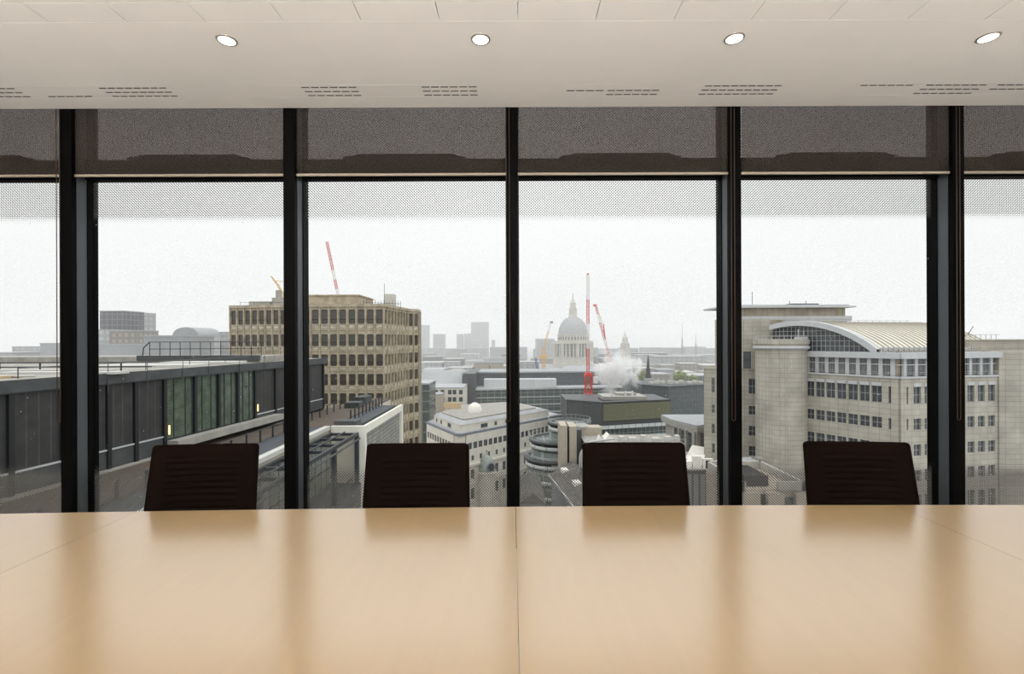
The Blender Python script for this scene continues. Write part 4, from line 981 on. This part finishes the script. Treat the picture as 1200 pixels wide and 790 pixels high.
# plant roof behind the third chair
pr = thing('plant_roof_building', 'low building with pipes and white covers on its roof, behind the third chair', 'building', (gx(745, 100), 102, GROUND))
zr2 = PZ(745, 521, 98)
MB().box(gx(688, 98), gx(802, 98), 98, 108, GROUND, zr2 - .3).build('building_body', M['midgrey'], pr)
MB().box(gx(687, 98), gx(803, 98), 97.7, 108.3, zr2 - .3, zr2).build('roof', M['gravel'], pr)
for off in (0, 1.3):
    m = MB(); pts = []
    for k in range(9): a = PI - PI / 2 * k / 8; pts.append((gx(695, 96) + 2.6 * math.cos(a) + off * .3, 96.6 - off * .4, zr2 - 2.4 + 2.6 * math.sin(a) + off * .7))
    m.path([(pts[0][0], pts[0][1], GROUND)] + pts + [(gx(720, 96), 96.6 - off * .4, pts[-1][2] + .5)], .22, 8); m.build('duct', M['bluegrey'], pr)
def tent(mb, px0, px1, yb, yt, Y, dep):
    a, b = at(px0, yb, Y), at(px1, yb, Y); zt = PZ((px0 + px1) / 2, yt, Y); zb = a[2]; h = (zt - zb)
    x0, x1 = a[0], b[0]; xm = (x0 + x1) / 2
    P = [(x0, zb), (x1, zb), (x1, zb + h * .55), (xm, zt), (x0, zb + h * .55)]
    vs = [(x, y, z) for y in (Y, Y + dep) for x, z in P]
    mb.mesh(vs, [(4, 3, 2, 1, 0), (5, 6, 7, 8, 9)] + [(k, (k + 1) % 5, 5 + (k + 1) % 5, 5 + k) for k in range(5)])
m = MB(); tent(m, 709, 719, 522, 509, 99, 3); m.build('white_cover', M['sheet'], pr)
m = MB(); tent(m, 701, 706, 522, 511, 98.6, 2); m.build('white_cover', M['sheet'], pr)
for k, (px, wv, h) in enumerate(((726, 6, 1.2), (737, 9, .9), (752, 5, 1.5), (765, 9, .8), (780, 7, 1.1), (792, 5, 1.4))): a = gx(px, 101); MB().box(a, a + wv * .17, 101, 102.5, zr2, zr2 + h * .8).build('roof_unit', M['coping'], pr)
m = MB(); m.path([(gx(700, 99), 98.2, zr2), (gx(700, 99), 98.2, zr2 + 1), (gx(802, 99), 98.2, zr2 + 1), (gx(802, 99), 98.2, zr2)], .05, 6); m.build('handrail', M['bluegrey'], pr)
# long roof running towards the viewer
lr = thing('long_roofed_building', 'long dark roofed building running down beside the curved glass bays', 'building', (11.5, 88, GROUND))
e0, e1 = (8.25, 101.5), (12.6, 70); L, d = line(e1, e0); zE = D(28.2)
MB().obox(e1, d, 0, L, GROUND, zE, 0.0, 9.0).build('building_body', M['midgrey'], lr)
q = lambda a, o, z: (e1[0] + d[0] * a + d[1] * o, e1[1] + d[1] * a - d[0] * o, z)
m = MB(); m.mesh([q(0, -.5, zE - .1), q(L, -.5, zE - .1), q(L, 4.5, zE + 2.6), q(0, 4.5, zE + 2.6), q(0, 9.5, zE - .1), q(L, 9.5, zE - .1)], [(0, 1, 2, 3), (3, 2, 5, 4), (0, 3, 4), (1, 5, 2), (0, 4, 5, 1)]); m.build('pitched_roof', M['brownroof'], lr)
for a, o in ((L - 4, 1.5), (L - 13, 1.6), (L - 21, 1.4)):
    m = MB(); m.obox(e1, d, a, a + 2.2, zE + .4, zE + 1.75, o, o + 1.3); m.build('rooflight', M['sheet'], lr)
MB().obox(e1, d, 0, L, zE - .35, zE + .05, -.75, -.5).build('gutter', M['bluegrey'], lr)
m = MB(); m.obox(e1, d, L - 10, L - 8.6, zE + 1.2, zE + 3.6, 3.8, 5.2); m.build('chimney', M['brownroof'], lr)
t = thing('gabled_building', 'small grey gabled roof at the foot of the curved glass bays', 'building', (gx(626, 82), 86, GROUND))
a, b = gx(610, 82), gx(636, 82); zE2 = D(27.0)
MB().box(a, b, 80, 94, GROUND, zE2).build('building_body', M['midgrey'], t)
m = MB(); xm = (a + b) / 2; m.mesh([(a - .3, 79.6, zE2 - .1), (b + .3, 79.6, zE2 - .1), (xm, 79.6, zE2 + 1.7), (a - .3, 94.4, zE2 - .1), (b + .3, 94.4, zE2 - .1), (xm, 94.4, zE2 + 1.7)], [(0, 1, 2), (5, 4, 3), (0, 2, 5, 3), (1, 4, 5, 2), (0, 3, 4, 1)]); m.build('pitched_roof', M['brownroof'], t)
# white sheeted roofs at the right
sh = thing('sheeted_roof_building', 'grey building under sloping white sheeted roofs, right of the third chair', 'building', (gx(828, 96), 98, GROUND))
MB().box(gx(800, 92), gx(853, 92), 92, 106, GROUND, PZ(825, 551, 92)).build('building_body', M['darkbox'], sh)
MB().box(gx(799, 92), gx(854, 92), 91.7, 106.3, PZ(825, 551, 92), PZ(825, 549.5, 92)).build('roof_edge', M['ledge'], sh)
def slopebox(p0, p1, p2, p3, th):
    v = [Vector(p) for p in (p0, p1, p2, p3)]; dn = Vector((0, 0, -th)); vs = v + [p + dn for p in v]
    return MB().mesh(vs, [(0, 1, 2, 3), (7, 6, 5, 4), (0, 4, 5, 1), (1, 5, 6, 2), (2, 6, 7, 3), (3, 7, 4, 0)])
slopebox(at(803, 537, 96), at(846, 546, 96), at(849, 528, 103), at(811, 521.5, 103), .3).build('sheeted_roof', M['sheet'], sh)
slopebox(at(804, 543, 93.4), at(824, 545, 93.4), at(826, 533, 96.5), at(806, 534, 96.5), .3).build('sheeted_roof', M['sheet'], sh)
slopebox(at(835, 546, 93.4), at(856, 549, 93.4), at(856, 531, 97), at(841, 537, 97), .3).build('sheeted_roof', M['sheet'], sh)
for px, w_, y0 in ((812, 10, 535), (824, 12, 538), (804, 7, 541)): a = at(px, y0, 92.6); b = at(px + w_, 550, 92.6); MB().box(a[0], b[0], 92.6, 93.3, b[2], a[2]).build('white_tank', M['sheet'], sh)
m = MB()
for k in range(6): a = at(805 + 8 * k, 556, 91.9); m.box(a[0], a[0] + .9, 91.93, 92.05, GROUND, a[2])
m.build('wall_rib', M['midgrey'], sh)['kind'] = 'stuff'
# low concrete building in front of the turret
lc = thing('low_concrete_building', 'low concrete building with a dark roof opening in front of the turret', 'building', (gx(907, 68), 72, GROUND))
zA = PZ(905, 557, 68)
MB().box(gx(868, 66), gx(944, 66), 66.5, 78, GROUND, zA - 1.6).build('building_body', M['tan'], lc)
m = MB(); x0, x1 = gx(868, 66), gx(944, 66)
for a in ((x0, x1, 77.4, 78), (x0, x0 + .5, 66, 78), (x1 - .5, x1, 66, 78), (x0, gx(874, 66), 66, 66.5), (gx(912, 66), x1, 66, 66.5)): m.box(*a, zA - 1.6, zA - .4)
m.build('parapet', M['ledge'], lc)
MB().box(gx(879, 66), gx(909, 66), 68, 74, zA - 1.6, zA - .1).build('roof_void_box', M['column'], lc)  # solid near-black box stands in for the dark hollow of the roof opening
for a, b in ((870, 889), (898, 917), (931, 944)): MB().box(gx(a, 66), gx(b, 66), 65.6, 66.5, GROUND, zA - 1.8).build('pier', M['tan'], lc)
MB().box(gx(918, 66), gx(930, 66), 66.2, 66.49, zA - 5, zA - 2.6).build('window', M['pane'], lc)
MB().box(gx(890, 66), gx(897, 66), 66.2, 66.49, GROUND, zA - 2.2).build('window', M['column'], lc)  # near-black strip standing in for the dark slot between the piers
t = blk('roof_terrace', 'narrow railed roof ledge between the turret and the low concrete building', 872, 893, 543, 82, 4, M['ledge'], roof=M['midgrey'])
m = MB(); a, b = gx(872, 82), gx(893, 82); zt = PZ(880, 543, 82); m.tube((a, 82.1, zt + 1), (b, 82.1, zt + 1), .04, 5)
for k in range(6): m.tube((a + (b - a) * k / 5, 82.1, zt), (a + (b - a) * k / 5, 82.1, zt + 1), .03, 4)
m.build('railing', M['bluegrey'], t)

# ------------------------------------------------------------------ cathedral
Yd = 530.0; cdx = PX(671.5, Yd, 385)
zz = lambda y: PZ(671.5, y, Yd); pm = Yd / F
ca = thing('domed_cathedral', 'large stone cathedral with grey dome and tall lantern in the mist', 'cathedral', (cdx, Yd, GROUND))
def dlathe(prof): return [(r * pm, zz(y)) for r, y in prof]
MB().lathe(dlathe([(17.4, 393), (17.2, 390), (16.6, 387), (15.4, 383), (13.4, 379), (10.6, 375.5), (7.6, 373), (5.4, 372)]), (cdx, Yd, 0), 48).build('dome', M['lead'], ca)
m = MB()
for k in range(32):
    a = 2 * PI * k / 32; pr_ = dlathe([(17.5, 393), (16.7, 387), (15.5, 383), (13.5, 379), (10.7, 375.5), (7.7, 373)])
    m.path([(cdx + r * math.cos(a), Yd + r * math.sin(a), z) for r, z in pr_], .28, 4)
m.build('dome_rib', M['lead'], ca)['kind'] = 'stuff'
lan = MB().lathe(dlathe([(5.4, 372.2), (5.2, 370), (4.4, 369), (4.0, 362), (4.3, 361.5), (3.6, 360.5), (3.3, 356), (3.5, 355.5), (2.2, 353.5), (1.5, 351.5), (.9, 350), (.5, 349)]), (cdx, Yd, 0), 16, False).build('lantern', M['portland'], ca)
m = MB()
for k in range(8):
    a = 2 * PI * (k + .5) / 8; r = 4.3 * pm; m.tube((cdx + r * math.cos(a), Yd + r * math.sin(a), zz(369)), (cdx + r * math.cos(a), Yd + r * math.sin(a), zz(362)), .4, 6)
m.build('lantern_column', M['portland'], lan)['kind'] = 'stuff'
m = MB(); m.tube((cdx, Yd, zz(349.5)), (cdx, Yd, zz(343.2)), .28, 6); m.tube((cdx - 1.2, Yd, zz(345)), (cdx + 1.2, Yd, zz(345)), .25, 6); m.lathe([(.02, -.9), (.7, -.5), (.9, 0), (.7, .5), (.02, .9)], (cdx, Yd, zz(348.3)), 12); m.build('ball_and_cross', M['copper'], ca)
MB().lathe(dlathe([(18.0, 400.5), (18.0, 393.6), (18.6, 393.4), (18.6, 392.6), (17.3, 392.5)]), (cdx, Yd, 0), 48, False).build('attic_drum', M['portland'], ca)
m = MB()
for k in range(32):
    a = 2 * PI * k / 32; r = 18.0 * pm; c = Vector((cdx + r * math.cos(a), Yd + r * math.sin(a), 0)); t_ = Vector((-math.sin(a), math.cos(a), 0)) * .75; o_ = Vector((math.cos(a), math.sin(a), 0)) * .12
    z0_, z1_ = zz(398.4), zz(395); m.poly([c - t_ + o_ + Vector((0, 0, z0_)), c + t_ + o_ + Vector((0, 0, z0_)), c + t_ + o_ + Vector((0, 0, z1_)), c - t_ + o_ + Vector((0, 0, z1_))])
m.build('attic_window', M['pane'], ca)['kind'] = 'stuff'
MB().lathe(dlathe([(19.4, 430), (19.4, 403)]), (cdx, Yd, 0), 48).build('inner_drum', M['fartan'], ca)
MB().lathe(dlathe([(18, 403.2), (23.4, 403.2), (23.8, 402.6), (23.8, 401.6), (23.2, 401.4), (23.2, 399.6), (22.6, 399.6), (22.6, 401.2), (18, 401.2)]), (cdx, Yd, 0), 48, False).build('balustrade', M['portland'], ca)
for k in range(32):
    a = 2 * PI * (k + .5) / 32; r = 22.2 * pm; x, y = cdx + r * math.cos(a), Yd + r * math.sin(a)
    MB().tube((x, y, zz(418)), (x, y, zz(403.2)), .85 if k % 4 else 2.1, 8).build('column', M['portland'], ca)
MB().lathe(dlathe([(24, 432), (24, 425), (23.4, 424.6), (23.4, 419), (23.8, 418.6), (23.8, 417.8), (19, 417.8)]), (cdx, Yd, 0), 48, False).build('drum_base', M['portland'], ca)
m = MB(); m.box(cdx - 55, cdx + 110, Yd - 12, Yd + 14, GROUND, zz(431)); m.box(cdx - 14, cdx + 14, Yd - 34, Yd + 34, GROUND, zz(431)); m.build('nave', M['portland'], ca)
m = MB()
for bx in ((cdx - 55, cdx + 110, Yd - 13, Yd + 15), (cdx - 15, cdx + 15, Yd - 35, Yd + 35)): m.prism([(bx[0], bx[2]), (bx[1], bx[2]), (bx[1], bx[3]), (bx[0], bx[3])], zz(431), zz(427), [(bx[0] + 4, bx[2] + 6), (bx[1] - 4, bx[2] + 6), (bx[1] - 4, bx[3] - 6), (bx[0] + 4, bx[3] - 6)])
m.build('nave_roof', M['lead'], ca)
def bell_tower(px, Y, lab):
    x = PX(px, Y, 400); zf = lambda y: PZ(px, y, Y); q = Y / F
    t = thing('bell_tower', lab, 'church tower', (x, Y, GROUND))
    MB().box(x - 5.4 * q, x + 5.4 * q, Y - 5, Y + 5, GROUND, zf(411)).build('tower_base', M['portland'], t)
    MB().lathe([(4.6 * q, zf(411)), (4.4 * q, zf(403)), (4.9 * q, zf(402.4)), (3.6 * q, zf(401.5)), (3.2 * q, zf(397)), (3.4 * q, zf(396.5)), (2.4 * q, zf(394.5)), (1.2 * q, zf(392.5)), (.9 * q, zf(391)), (.4 * q, zf(389.5)), (.02, zf(387))], (x, Y, 0), 16, False).build('belfry', M['portland'], t)
    m = MB()
    for k in range(8): a = 2 * PI * k / 8; m.tube((x + 4.9 * q * math.cos(a), Y + 4.9 * q * math.sin(a), zf(411)), (x + 4.9 * q * math.cos(a), Y + 4.9 * q * math.sin(a), zf(403)), .6, 6)
    m.build('belfry_column', M['portland'], t)['kind'] = 'stuff'
bell_tower(732.5, 590, 'baroque bell tower half lost in steam right of the dome')
# spire
x = PX(759.5, 265); zf = lambda y: PZ(759.5, y, 265)
t = thing('church_spire', 'thin dark church spire standing right of the steam', 'church spire', (x, 265, GROUND))
MB().box(x - 1.9, x + 1.9, 263, 267, GROUND, zf(443)).build('spire_base', M['midgrey'], t)
MB().lathe([(1.75, zf(443)), (1.3, zf(437)), (.9, zf(430)), (.02, zf(414))], (x, 265, 0), 8, False).build('spire', M['column'], t)

# ------------------------------------------------------------------ far blocks and towers
far = [
 ('far_building', 'low grey block at the far left edge of the skyline', -30, 16, 413, 360, 40, 'midgrey'), ('far_building', 'long grey stepped block on the left skyline beyond the roof rail', 14, 47, 406, 402, 30, 'farpale'),
 ('far_building', 'taller grey block just left of the second mullion on the skyline', 47, 75, 402, 360, 40, 'midgrey'),
 ('tower_block', 'dark grey tower block tallest on the left skyline', 117, 146, 364, 300, 16, 'towerdark'), ('tower_block', 'pale tower standing right behind the dark tower block', 146.5, 165, 366, 330, 14, 'farpale'),
 ('far_building', 'brown brick block at the foot of the dark tower block', 128, 161, 387, 270, 16, 'fartan'), ('far_building', 'grey office block left of the brown brick block', 98, 128, 386, 280, 16, 'farpale'),
 ('far_building', 'low bluish block below the two skyline towers', 100, 167, 403, 250, 12, 'midgrey'), ('plant_block', 'plain grey box-shaped block behind the guard rail', 168, 216, 393, 180, 18, 'midgrey'),
 ('far_building', 'pale long block between the domed roof and the concrete building', 228, 270, 389, 330, 24, 'farpale'),
 ('tower_block', 'pale tower at the right edge of the concrete building', 488, 501, 381, 1150, 30, 'fardark'), ('tower_block', 'dark slim tower alone on the central skyline', 507.5, 520, 391.5, 1050, 30, 'fardark'),
 ('tower_block', 'slim tower left of the tallest central tower', 535, 542, 391.5, 1250, 30, 'fardark'), ('tower_block', 'narrow stepped tower leaning on the tallest central tower', 544, 551, 391, 1250, 40, 'fardark'),
 ('tower_block', 'broad flat-topped tower tallest on the central skyline', 552, 572, 377.5, 1200, 40, 'fardark'), ('tower_block', 'lower pale tower in front of the tallest central tower', 550, 565, 398, 1000, 30, 'farpale'),
 ('tower_block', 'thin tower just right of the tallest central tower', 576, 580, 398.5, 1200, 20, 'fardark'),
 ('tower_block', 'misty pale slab left of the dome behind the yellow crane', 628, 650, 397, 700, 20, 'farpale'),
 ('far_building', 'long white banded building low in the mist right of the spire', 770, 828, 417.5, 480, 30, 'farpale'), ('far_building', 'pale block with rooftop box behind the spire', 747, 772, 416, 560, 30, 'farpale'),
 ('far_building', 'green-grey glass block beside the stone building wing', 805, 842, 440, 330, 24, 'greenband'), ('far_building', 'wide dim block on the horizon right of the steam', 815, 850, 416, 620, 30, 'midgrey'),
 ('far_building', 'low flat roof in front of the cathedral choir', 604, 632, 424, 420, 24, 'farpale'), ('far_building', 'long pale roof directly below the cathedral drum', 650, 706, 434, 400, 30, 'farpale'),
]
for nm, lab, a, b, y, Y, dp, mm in far: blk(nm, lab, a, b, y, Y, dp, M[mm], roof=M['lead'] if Y < 700 else None)
rr = random.Random(3)
bpy.context.view_layer.update()
occ = []
for o in list(COL.objects):                               # footprints already taken
    if o.parent is None and o.type in ('MESH', 'EMPTY') and o.location.y > 100 and o.get('kind') is None:
        ms = [q for q in [o] + list(o.children) if q.type == 'MESH']
        cs = [q.matrix_world @ Vector(c) for q in ms for c in q.bound_box]
        if cs: occ.append((min(c.x for c in cs), max(c.x for c in cs), min(c.y for c in cs), max(c.y for c in cs)))
for px, Y in ((714, 310), (637, 340), (631, 330), (689, 180), (751, 298), (797, 306), (812, 306), (732, 590), (800, 610), (815, 610)): x = PX(px, Y); occ.append((x - 7, x + 7, Y - 8, Y + 8))
for Y, y_lo in ((290, 448), (335, 441), (385, 435), (440, 430), (500, 426), (640, 420), (720, 417)):
    px = 486 + rr.uniform(0, 10)
    while px < 840:
        wd2 = rr.uniform(13, 30); y = y_lo + rr.uniform(-4, 3) - ROLL * (px - 600); dp = rr.uniform(14, 28)
        if 625 < px + wd2 and px < 700 and Y < 520: y = max(y, 437)
        X0, X1 = PX(px, Y), PX(px + wd2, Y)
        if not any(X0 - 1.5 < b and X1 + 1.5 > a and Y - 1.5 < d_ and Y + dp + 1.5 > c_ for a, b, c_, d_ in occ):
            blk('low_block', 'low misty rooftop among the crowded blocks of the middle distance', px, px + wd2, y, Y, dp, M[rr.choice(('farpale', 'midgrey', 'fartan', 'farpale', 'ledge', 'darkbox'))], 'misty rooftops of the middle distance', roof=M[rr.choice(('lead', 'midgrey', 'gravel', 'coping'))])
        px += wd2 + rr.uniform(2, 9)
for k in range(16):
    px = 470 + k * 26; y = rr.uniform(406.5, 410) - ROLL * (px - 600)
    blk('horizon_block', 'faint low block along the misty horizon', px, px + rr.uniform(17, 25), y, 780 + 90 * (k % 2), 40, M['midgrey'], 'faint blocks along the horizon')
t = thing('domed_roof_building', 'pale building with a curved barrel roof left of the concrete building', 'building', (PX(217, 300), 310, GROUND))
a, b = PX(203, 300), PX(233, 300); zb = PZ(217, 393, 300); zt = PZ(217, 383.5, 300)
MB().box(a, b, 300, 322, GROUND, zb).build('building_body', M['farpale'], t)
m = MB(); n = 14; P = [((a + b) / 2 + (b - a) / 2 * math.cos(PI - PI * k / n), zb + (zt - zb) * math.sin(PI * k / n)) for k in range(n + 1)]
vs = [(x, y, z) for y in (299.5, 322.5) for x, z in P]; m.mesh(vs, [tuple(range(n, -1, -1)), tuple(range(n + 1, 2 * n + 2))] + [(k, k + 1, n + 2 + k, n + 1 + k) for k in range(n)] + [(0, n + 1, 2 * n + 1, n)]); m.build('barrel_roof', M['midgrey'], t)
for px, y0, lab in ((799.5, 377, 'tall thin mast on the horizon right of the spire'), (815.5, 391, 'shorter thin mast on the horizon near the stone building')):
    Y = 610; x = PX(px, Y, 400); z0_ = PZ(px, 413, Y); z1_ = PZ(px, y0, Y)
    t = thing('radio_mast', lab, 'mast', (x, Y, GROUND))
    MB().tube((x, Y, GROUND), (x, Y, z0_), 2.2, 8, 1.2).build('mast_base', M['fardark'], t)
    m = MB(); m.lattice((x, Y, z0_), (x, Y, z0_ + (z1_ - z0_) * .45), 1.6, .22, 8, .9); m.build('mast_lattice', M['fardark'], t)
    MB().tube((x, Y, z0_ + (z1_ - z0_) * .45), (x, Y, z1_), .4, 6, .12).build('aerial', M['fardark'], t)

# ------------------------------------------------------------------ trees
def tree(px, py, Y, wpx, hpx, lab, seed):
    c = at(px, py, Y); rx, rz_ = wpx * Y / F / 2, hpx * Y / F / 2
    t = thing('tree', lab, 'tree', (c[0], Y, GROUND)); rn = random.Random(seed); m = MB()
    m.tube((c[0], Y, GROUND), (c[0], Y, c[2]), .45, 8, .2)
    for k in range(6): a = rn.uniform(0, 6.28); m.tube((c[0], Y, c[2] - rz_), (c[0] + rx * .7 * math.cos(a), Y + rx * .7 * math.sin(a), c[2] + rz_ * rn.uniform(-.2, .7)), .15, 5, .05)
    m.build('trunk', M['bark'], t); m = MB()
    for k in range(900):
        while True:
            v = Vector((rn.uniform(-1, 1), rn.uniform(-1, 1), rn.uniform(-1, 1)))
            if .35 < v.length + .35 * mnoise.noise(v * 2.2 + Vector((seed, 0, 0))) < .95: break
        p = Vector((c[0] + v.x * rx, Y + v.y * rx, c[2] + v.z * rz_)); s = rn.uniform(.3, .6)
        a = Vector((rn.uniform(-1, 1), rn.uniform(-1, 1), rn.uniform(-1, 1))).normalized(); b = a.orthogonal().normalized()
        m.poly([p - a * s - b * s * .5, p + a * s * .2 - b * s, p + a * s, p + a * s * .2 + b * s])
    m.build('foliage', M['leaf'], t)['kind'] = 'stuff'
tree(751, 442, 298, 12, 17, 'yellow-green tree just left of the dark spire', 1)
tree(797, 442, 306, 17, 16, 'larger yellow-green tree right of the dark spire', 2)
tree(812, 446, 306, 11, 14, 'smaller green tree at the right of the larger yellow-green one', 3)

# ------------------------------------------------------------------ cranes
def boom(t, name, a, b, wd, r, n, mats_):
    """a lattice boom in alternating colours, each stretch a part"""
    a, b = Vector(a), Vector(b); k = len(mats_)
    for j, mm in enumerate(mats_):
        m = MB(); m.lattice(a.lerp(b, j / k), a.lerp(b, (j + 1) / k), wd, r, max(2, n // k)); m.build(name, M[mm], t)
Y = 180; b0 = at(689.5, 432, Y)
t = thing('red_tower_crane', 'red and white tower crane with its jib raised upright beside the dome', 'crane', (b0[0], Y, GROUND))
m = MB(); m.lattice((b0[0], Y, GROUND), (b0[0], Y, PZ(689, 441, Y)), 2.4, .17, 22); m.build('mast', M['red'], t)
m = MB(); zl = PZ(689, 466, Y); m.box(b0[0] - 1.6, b0[0] + 1.6, Y - 1.6, Y + 1.6, PZ(689, 473, Y), PZ(689, 461, Y)); m.build('climbing_frame', M['red'], t)
m = MB(); m.box(b0[0] - 1.5, b0[0] + 1.5, Y - 1.5, Y + 1.5, PZ(689, 441, Y), PZ(689, 438.5, Y)); m.box(b0[0] - .8, b0[0] + 1.0, Y - 1.2, Y + 2.8, PZ(689, 438.5, Y), PZ(689, 437, Y)); m.build('slew_ring', M['red'], t)
m = MB(); m.box(b0[0] + 1.6, b0[0] + 3.2, Y - 2, Y - .3, PZ(689, 449, Y), PZ(689, 441.5, Y)); m.build('cab', M['cranewhite'], t)
boom(t, 'jib', at(689, 437, Y), at(689, 322, Y), 0.85, .085, 44, ['red', 'red', 'cranewhite', 'cranewhite', 'red', 'red', 'cranewhite', 'cranewhite'])
m = MB(); m.tube(at(689, 322, Y), at(689, 320.5, Y), .4, 6); m.build('jib_head', M['red'], t)
Y = 310; b0 = at(714, 418, Y)
t = thing('red_tower_crane', 'red crane with slanting jib rising out of the steam', 'crane', (b0[0], Y, GROUND))
m = MB(); m.lattice((b0[0], Y, GROUND), (b0[0], Y, b0[2]), 2.2, .25, 16); m.build('mast', M['red'], t)
boom(t, 'jib', b0, at(698, 358, Y), 1.1, .12, 26, ['red', 'cranewhite', 'red', 'red', 'cranewhite', 'red'])
m = MB(); p = at(697, 358, Y); m.box(p[0] - 1, p[0] + 1.2, Y - .6, Y + .6, p[2] - .5, p[2] + .7); m.build('jib_head', M['red'], t)
m = MB(); m.path([at(712, 413, Y), at(707.5, 381, Y), at(698, 358, Y)], .1, 5); m.tube(at(708.6, 395, Y), at(707.4, 380, Y), .35, 5); m.build('stay', M['red'], t)
Y = 340; b0 = at(637, 409, Y)
t = thing('yellow_tower_crane', 'yellow luffing crane just left of the dome', 'crane', (b0[0], Y, GROUND))
m = MB(); m.lattice((b0[0], Y, GROUND), (b0[0], Y, b0[2]), 2.4, .3, 16); m.build('mast', M['yellow'], t)
m = MB(); m.box(b0[0] - 3, b0[0] + 2.6, Y - 1.4, Y + 1.4, PZ(637, 420, Y), PZ(637, 416.5, Y)); m.build('machine_deck', M['yellow'], t)
boom(t, 'jib', b0, at(645.5, 378, Y), 1.1, .12, 20, ['yellow', 'yellow', 'cranewhite'])
p = at(646, 378, Y); MB().box(p[0] - 1, p[0] + 1.2, Y - .5, Y + .5, p[2] - .6, p[2] + .8).build('jib_head', M['fardark'], t)
Y = 330; p = at(631, 441, Y)
t = thing('blue_mobile_crane', 'small dark blue crane jib below the yellow crane', 'crane', (p[0], Y, GROUND))
m = MB(); m.lattice((p[0], Y, GROUND), (p[0], Y, p[2]), 1.5, .22, 12); m.build('mast', M['blue'], t)
m = MB(); m.lattice(p, at(627.5, 419, Y), 1.3, .25, 8); m.build('jib', M['blue'], t)
Y = 150; b0 = at(397, 350, Y)
t = thing('red_tower_crane', 'red and white crane jib rising above the concrete office block', 'crane', (b0[0], Y, GROUND))
m = MB(); m.lattice((b0[0], Y, GROUND), (b0[0], Y, b0[2]), 1.6, .16, 26); m.build('mast', M['red'], t)
boom(t, 'jib', b0, at(383, 283, Y), .62, .045, 36, ['cranewhite', 'red', 'cranewhite', 'red', 'red', 'red'])
Y = 200; b0 = at(333, 347, Y)
t = thing('yellow_tower_crane', 'yellow crane tip above the left part of the concrete office block', 'crane', (b0[0], Y, GROUND))
m = MB(); m.lattice((b0[0], Y, GROUND), (b0[0], Y, b0[2]), 1.6, .2, 26); m.build('mast', M['yellow'], t)
m = MB(); m.lattice(b0, at(325.5, 334, Y), .6, .08, 6); m.lattice(at(325.5, 334, Y), at(317.5, 323.5, Y), .5, .08, 6, .25); m.build('jib', M['yellow'], t)
m = MB(); m.tube(at(322, 329, Y), at(340, 330.5, Y), .12, 5); m.build('stay', M['yellow'], t)

# ------------------------------------------------------------------ steam
sm = bpy.data.materials.new('steam'); sm.use_nodes = True; n = sm.node_tree.nodes; l = sm.node_tree.links; n.clear()
so = n.new('ShaderNodeOutputMaterial'); sv = n.new('ShaderNodeVolumeScatter'); sv.inputs['Color'].default_value = (1, 1, 1, 1); sv.inputs['Anisotropy'].default_value = 0.0
tc = n.new('ShaderNodeTexCoord'); nz = n.new('ShaderNodeTexNoise'); nz.inputs['Scale'].default_value = 0.17; nz.inputs['Detail'].default_value = 5; nz.inputs['Roughness'].default_value = 0.62; nz.inputs['Distortion'].default_value = 0.8
l.new(tc.outputs['Object'], nz.inputs['Vector'])
mp = n.new('ShaderNodeMapping'); l.new(tc.outputs['Object'], mp.inputs[0]); mp.inputs['Scale'].default_value = (1 / 14.0, 1 / 6.0, 1 / 13.5)
ln = n.new('ShaderNodeVectorMath'); ln.operation = 'LENGTH'; l.new(mp.outputs[0], ln.inputs[0])
fo = n.new('ShaderNodeMapRange'); l.new(ln.outputs['Value'], fo.inputs[0]); fo.inputs[1].default_value = 0.25; fo.inputs[2].default_value = 1.0; fo.inputs[1].default_value = 0.1; fo.inputs[3].default_value = 0.20; fo.inputs[4].default_value = -0.30
ad = n.new('ShaderNodeMath'); ad.operation = 'ADD'; l.new(nz.outputs['Fac'], ad.inputs[0]); l.new(fo.outputs[0], ad.inputs[1])
dn = n.new('ShaderNodeMapRange'); l.new(ad.outputs[0], dn.inputs[0]); dn.inputs[1].default_value = 0.41; dn.inputs[2].default_value = 0.80; dn.inputs[3].default_value = 0; dn.inputs[4].default_value = 1.5
l.new(dn.outputs[0], sv.inputs['Density']); l.new(sv.outputs[0], so.inputs['Volume'])
sc_ = at(722, 434, 190); m = MB(); n1, n2 = 24, 12; vs = []
for j in range(n2 + 1):
    for k in range(n1): a, b = 2 * PI * k / n1, PI * j / n2; vs.append((sc_[0] + 14.0 * math.sin(b) * math.cos(a), sc_[1] + 6.0 * math.sin(b) * math.sin(a), sc_[2] - 13.5 * math.cos(b)))
m.mesh(vs, [(j * n1 + k, j * n1 + (k + 1) % n1, (j + 1) * n1 + (k + 1) % n1, (j + 1) * n1 + k) for j in range(n2) for k in range(n1)])
tag(m.build('steam', sm, origin=sc_), 'white steam drifting up from the dark building roof', 'steam', kind='stuff')
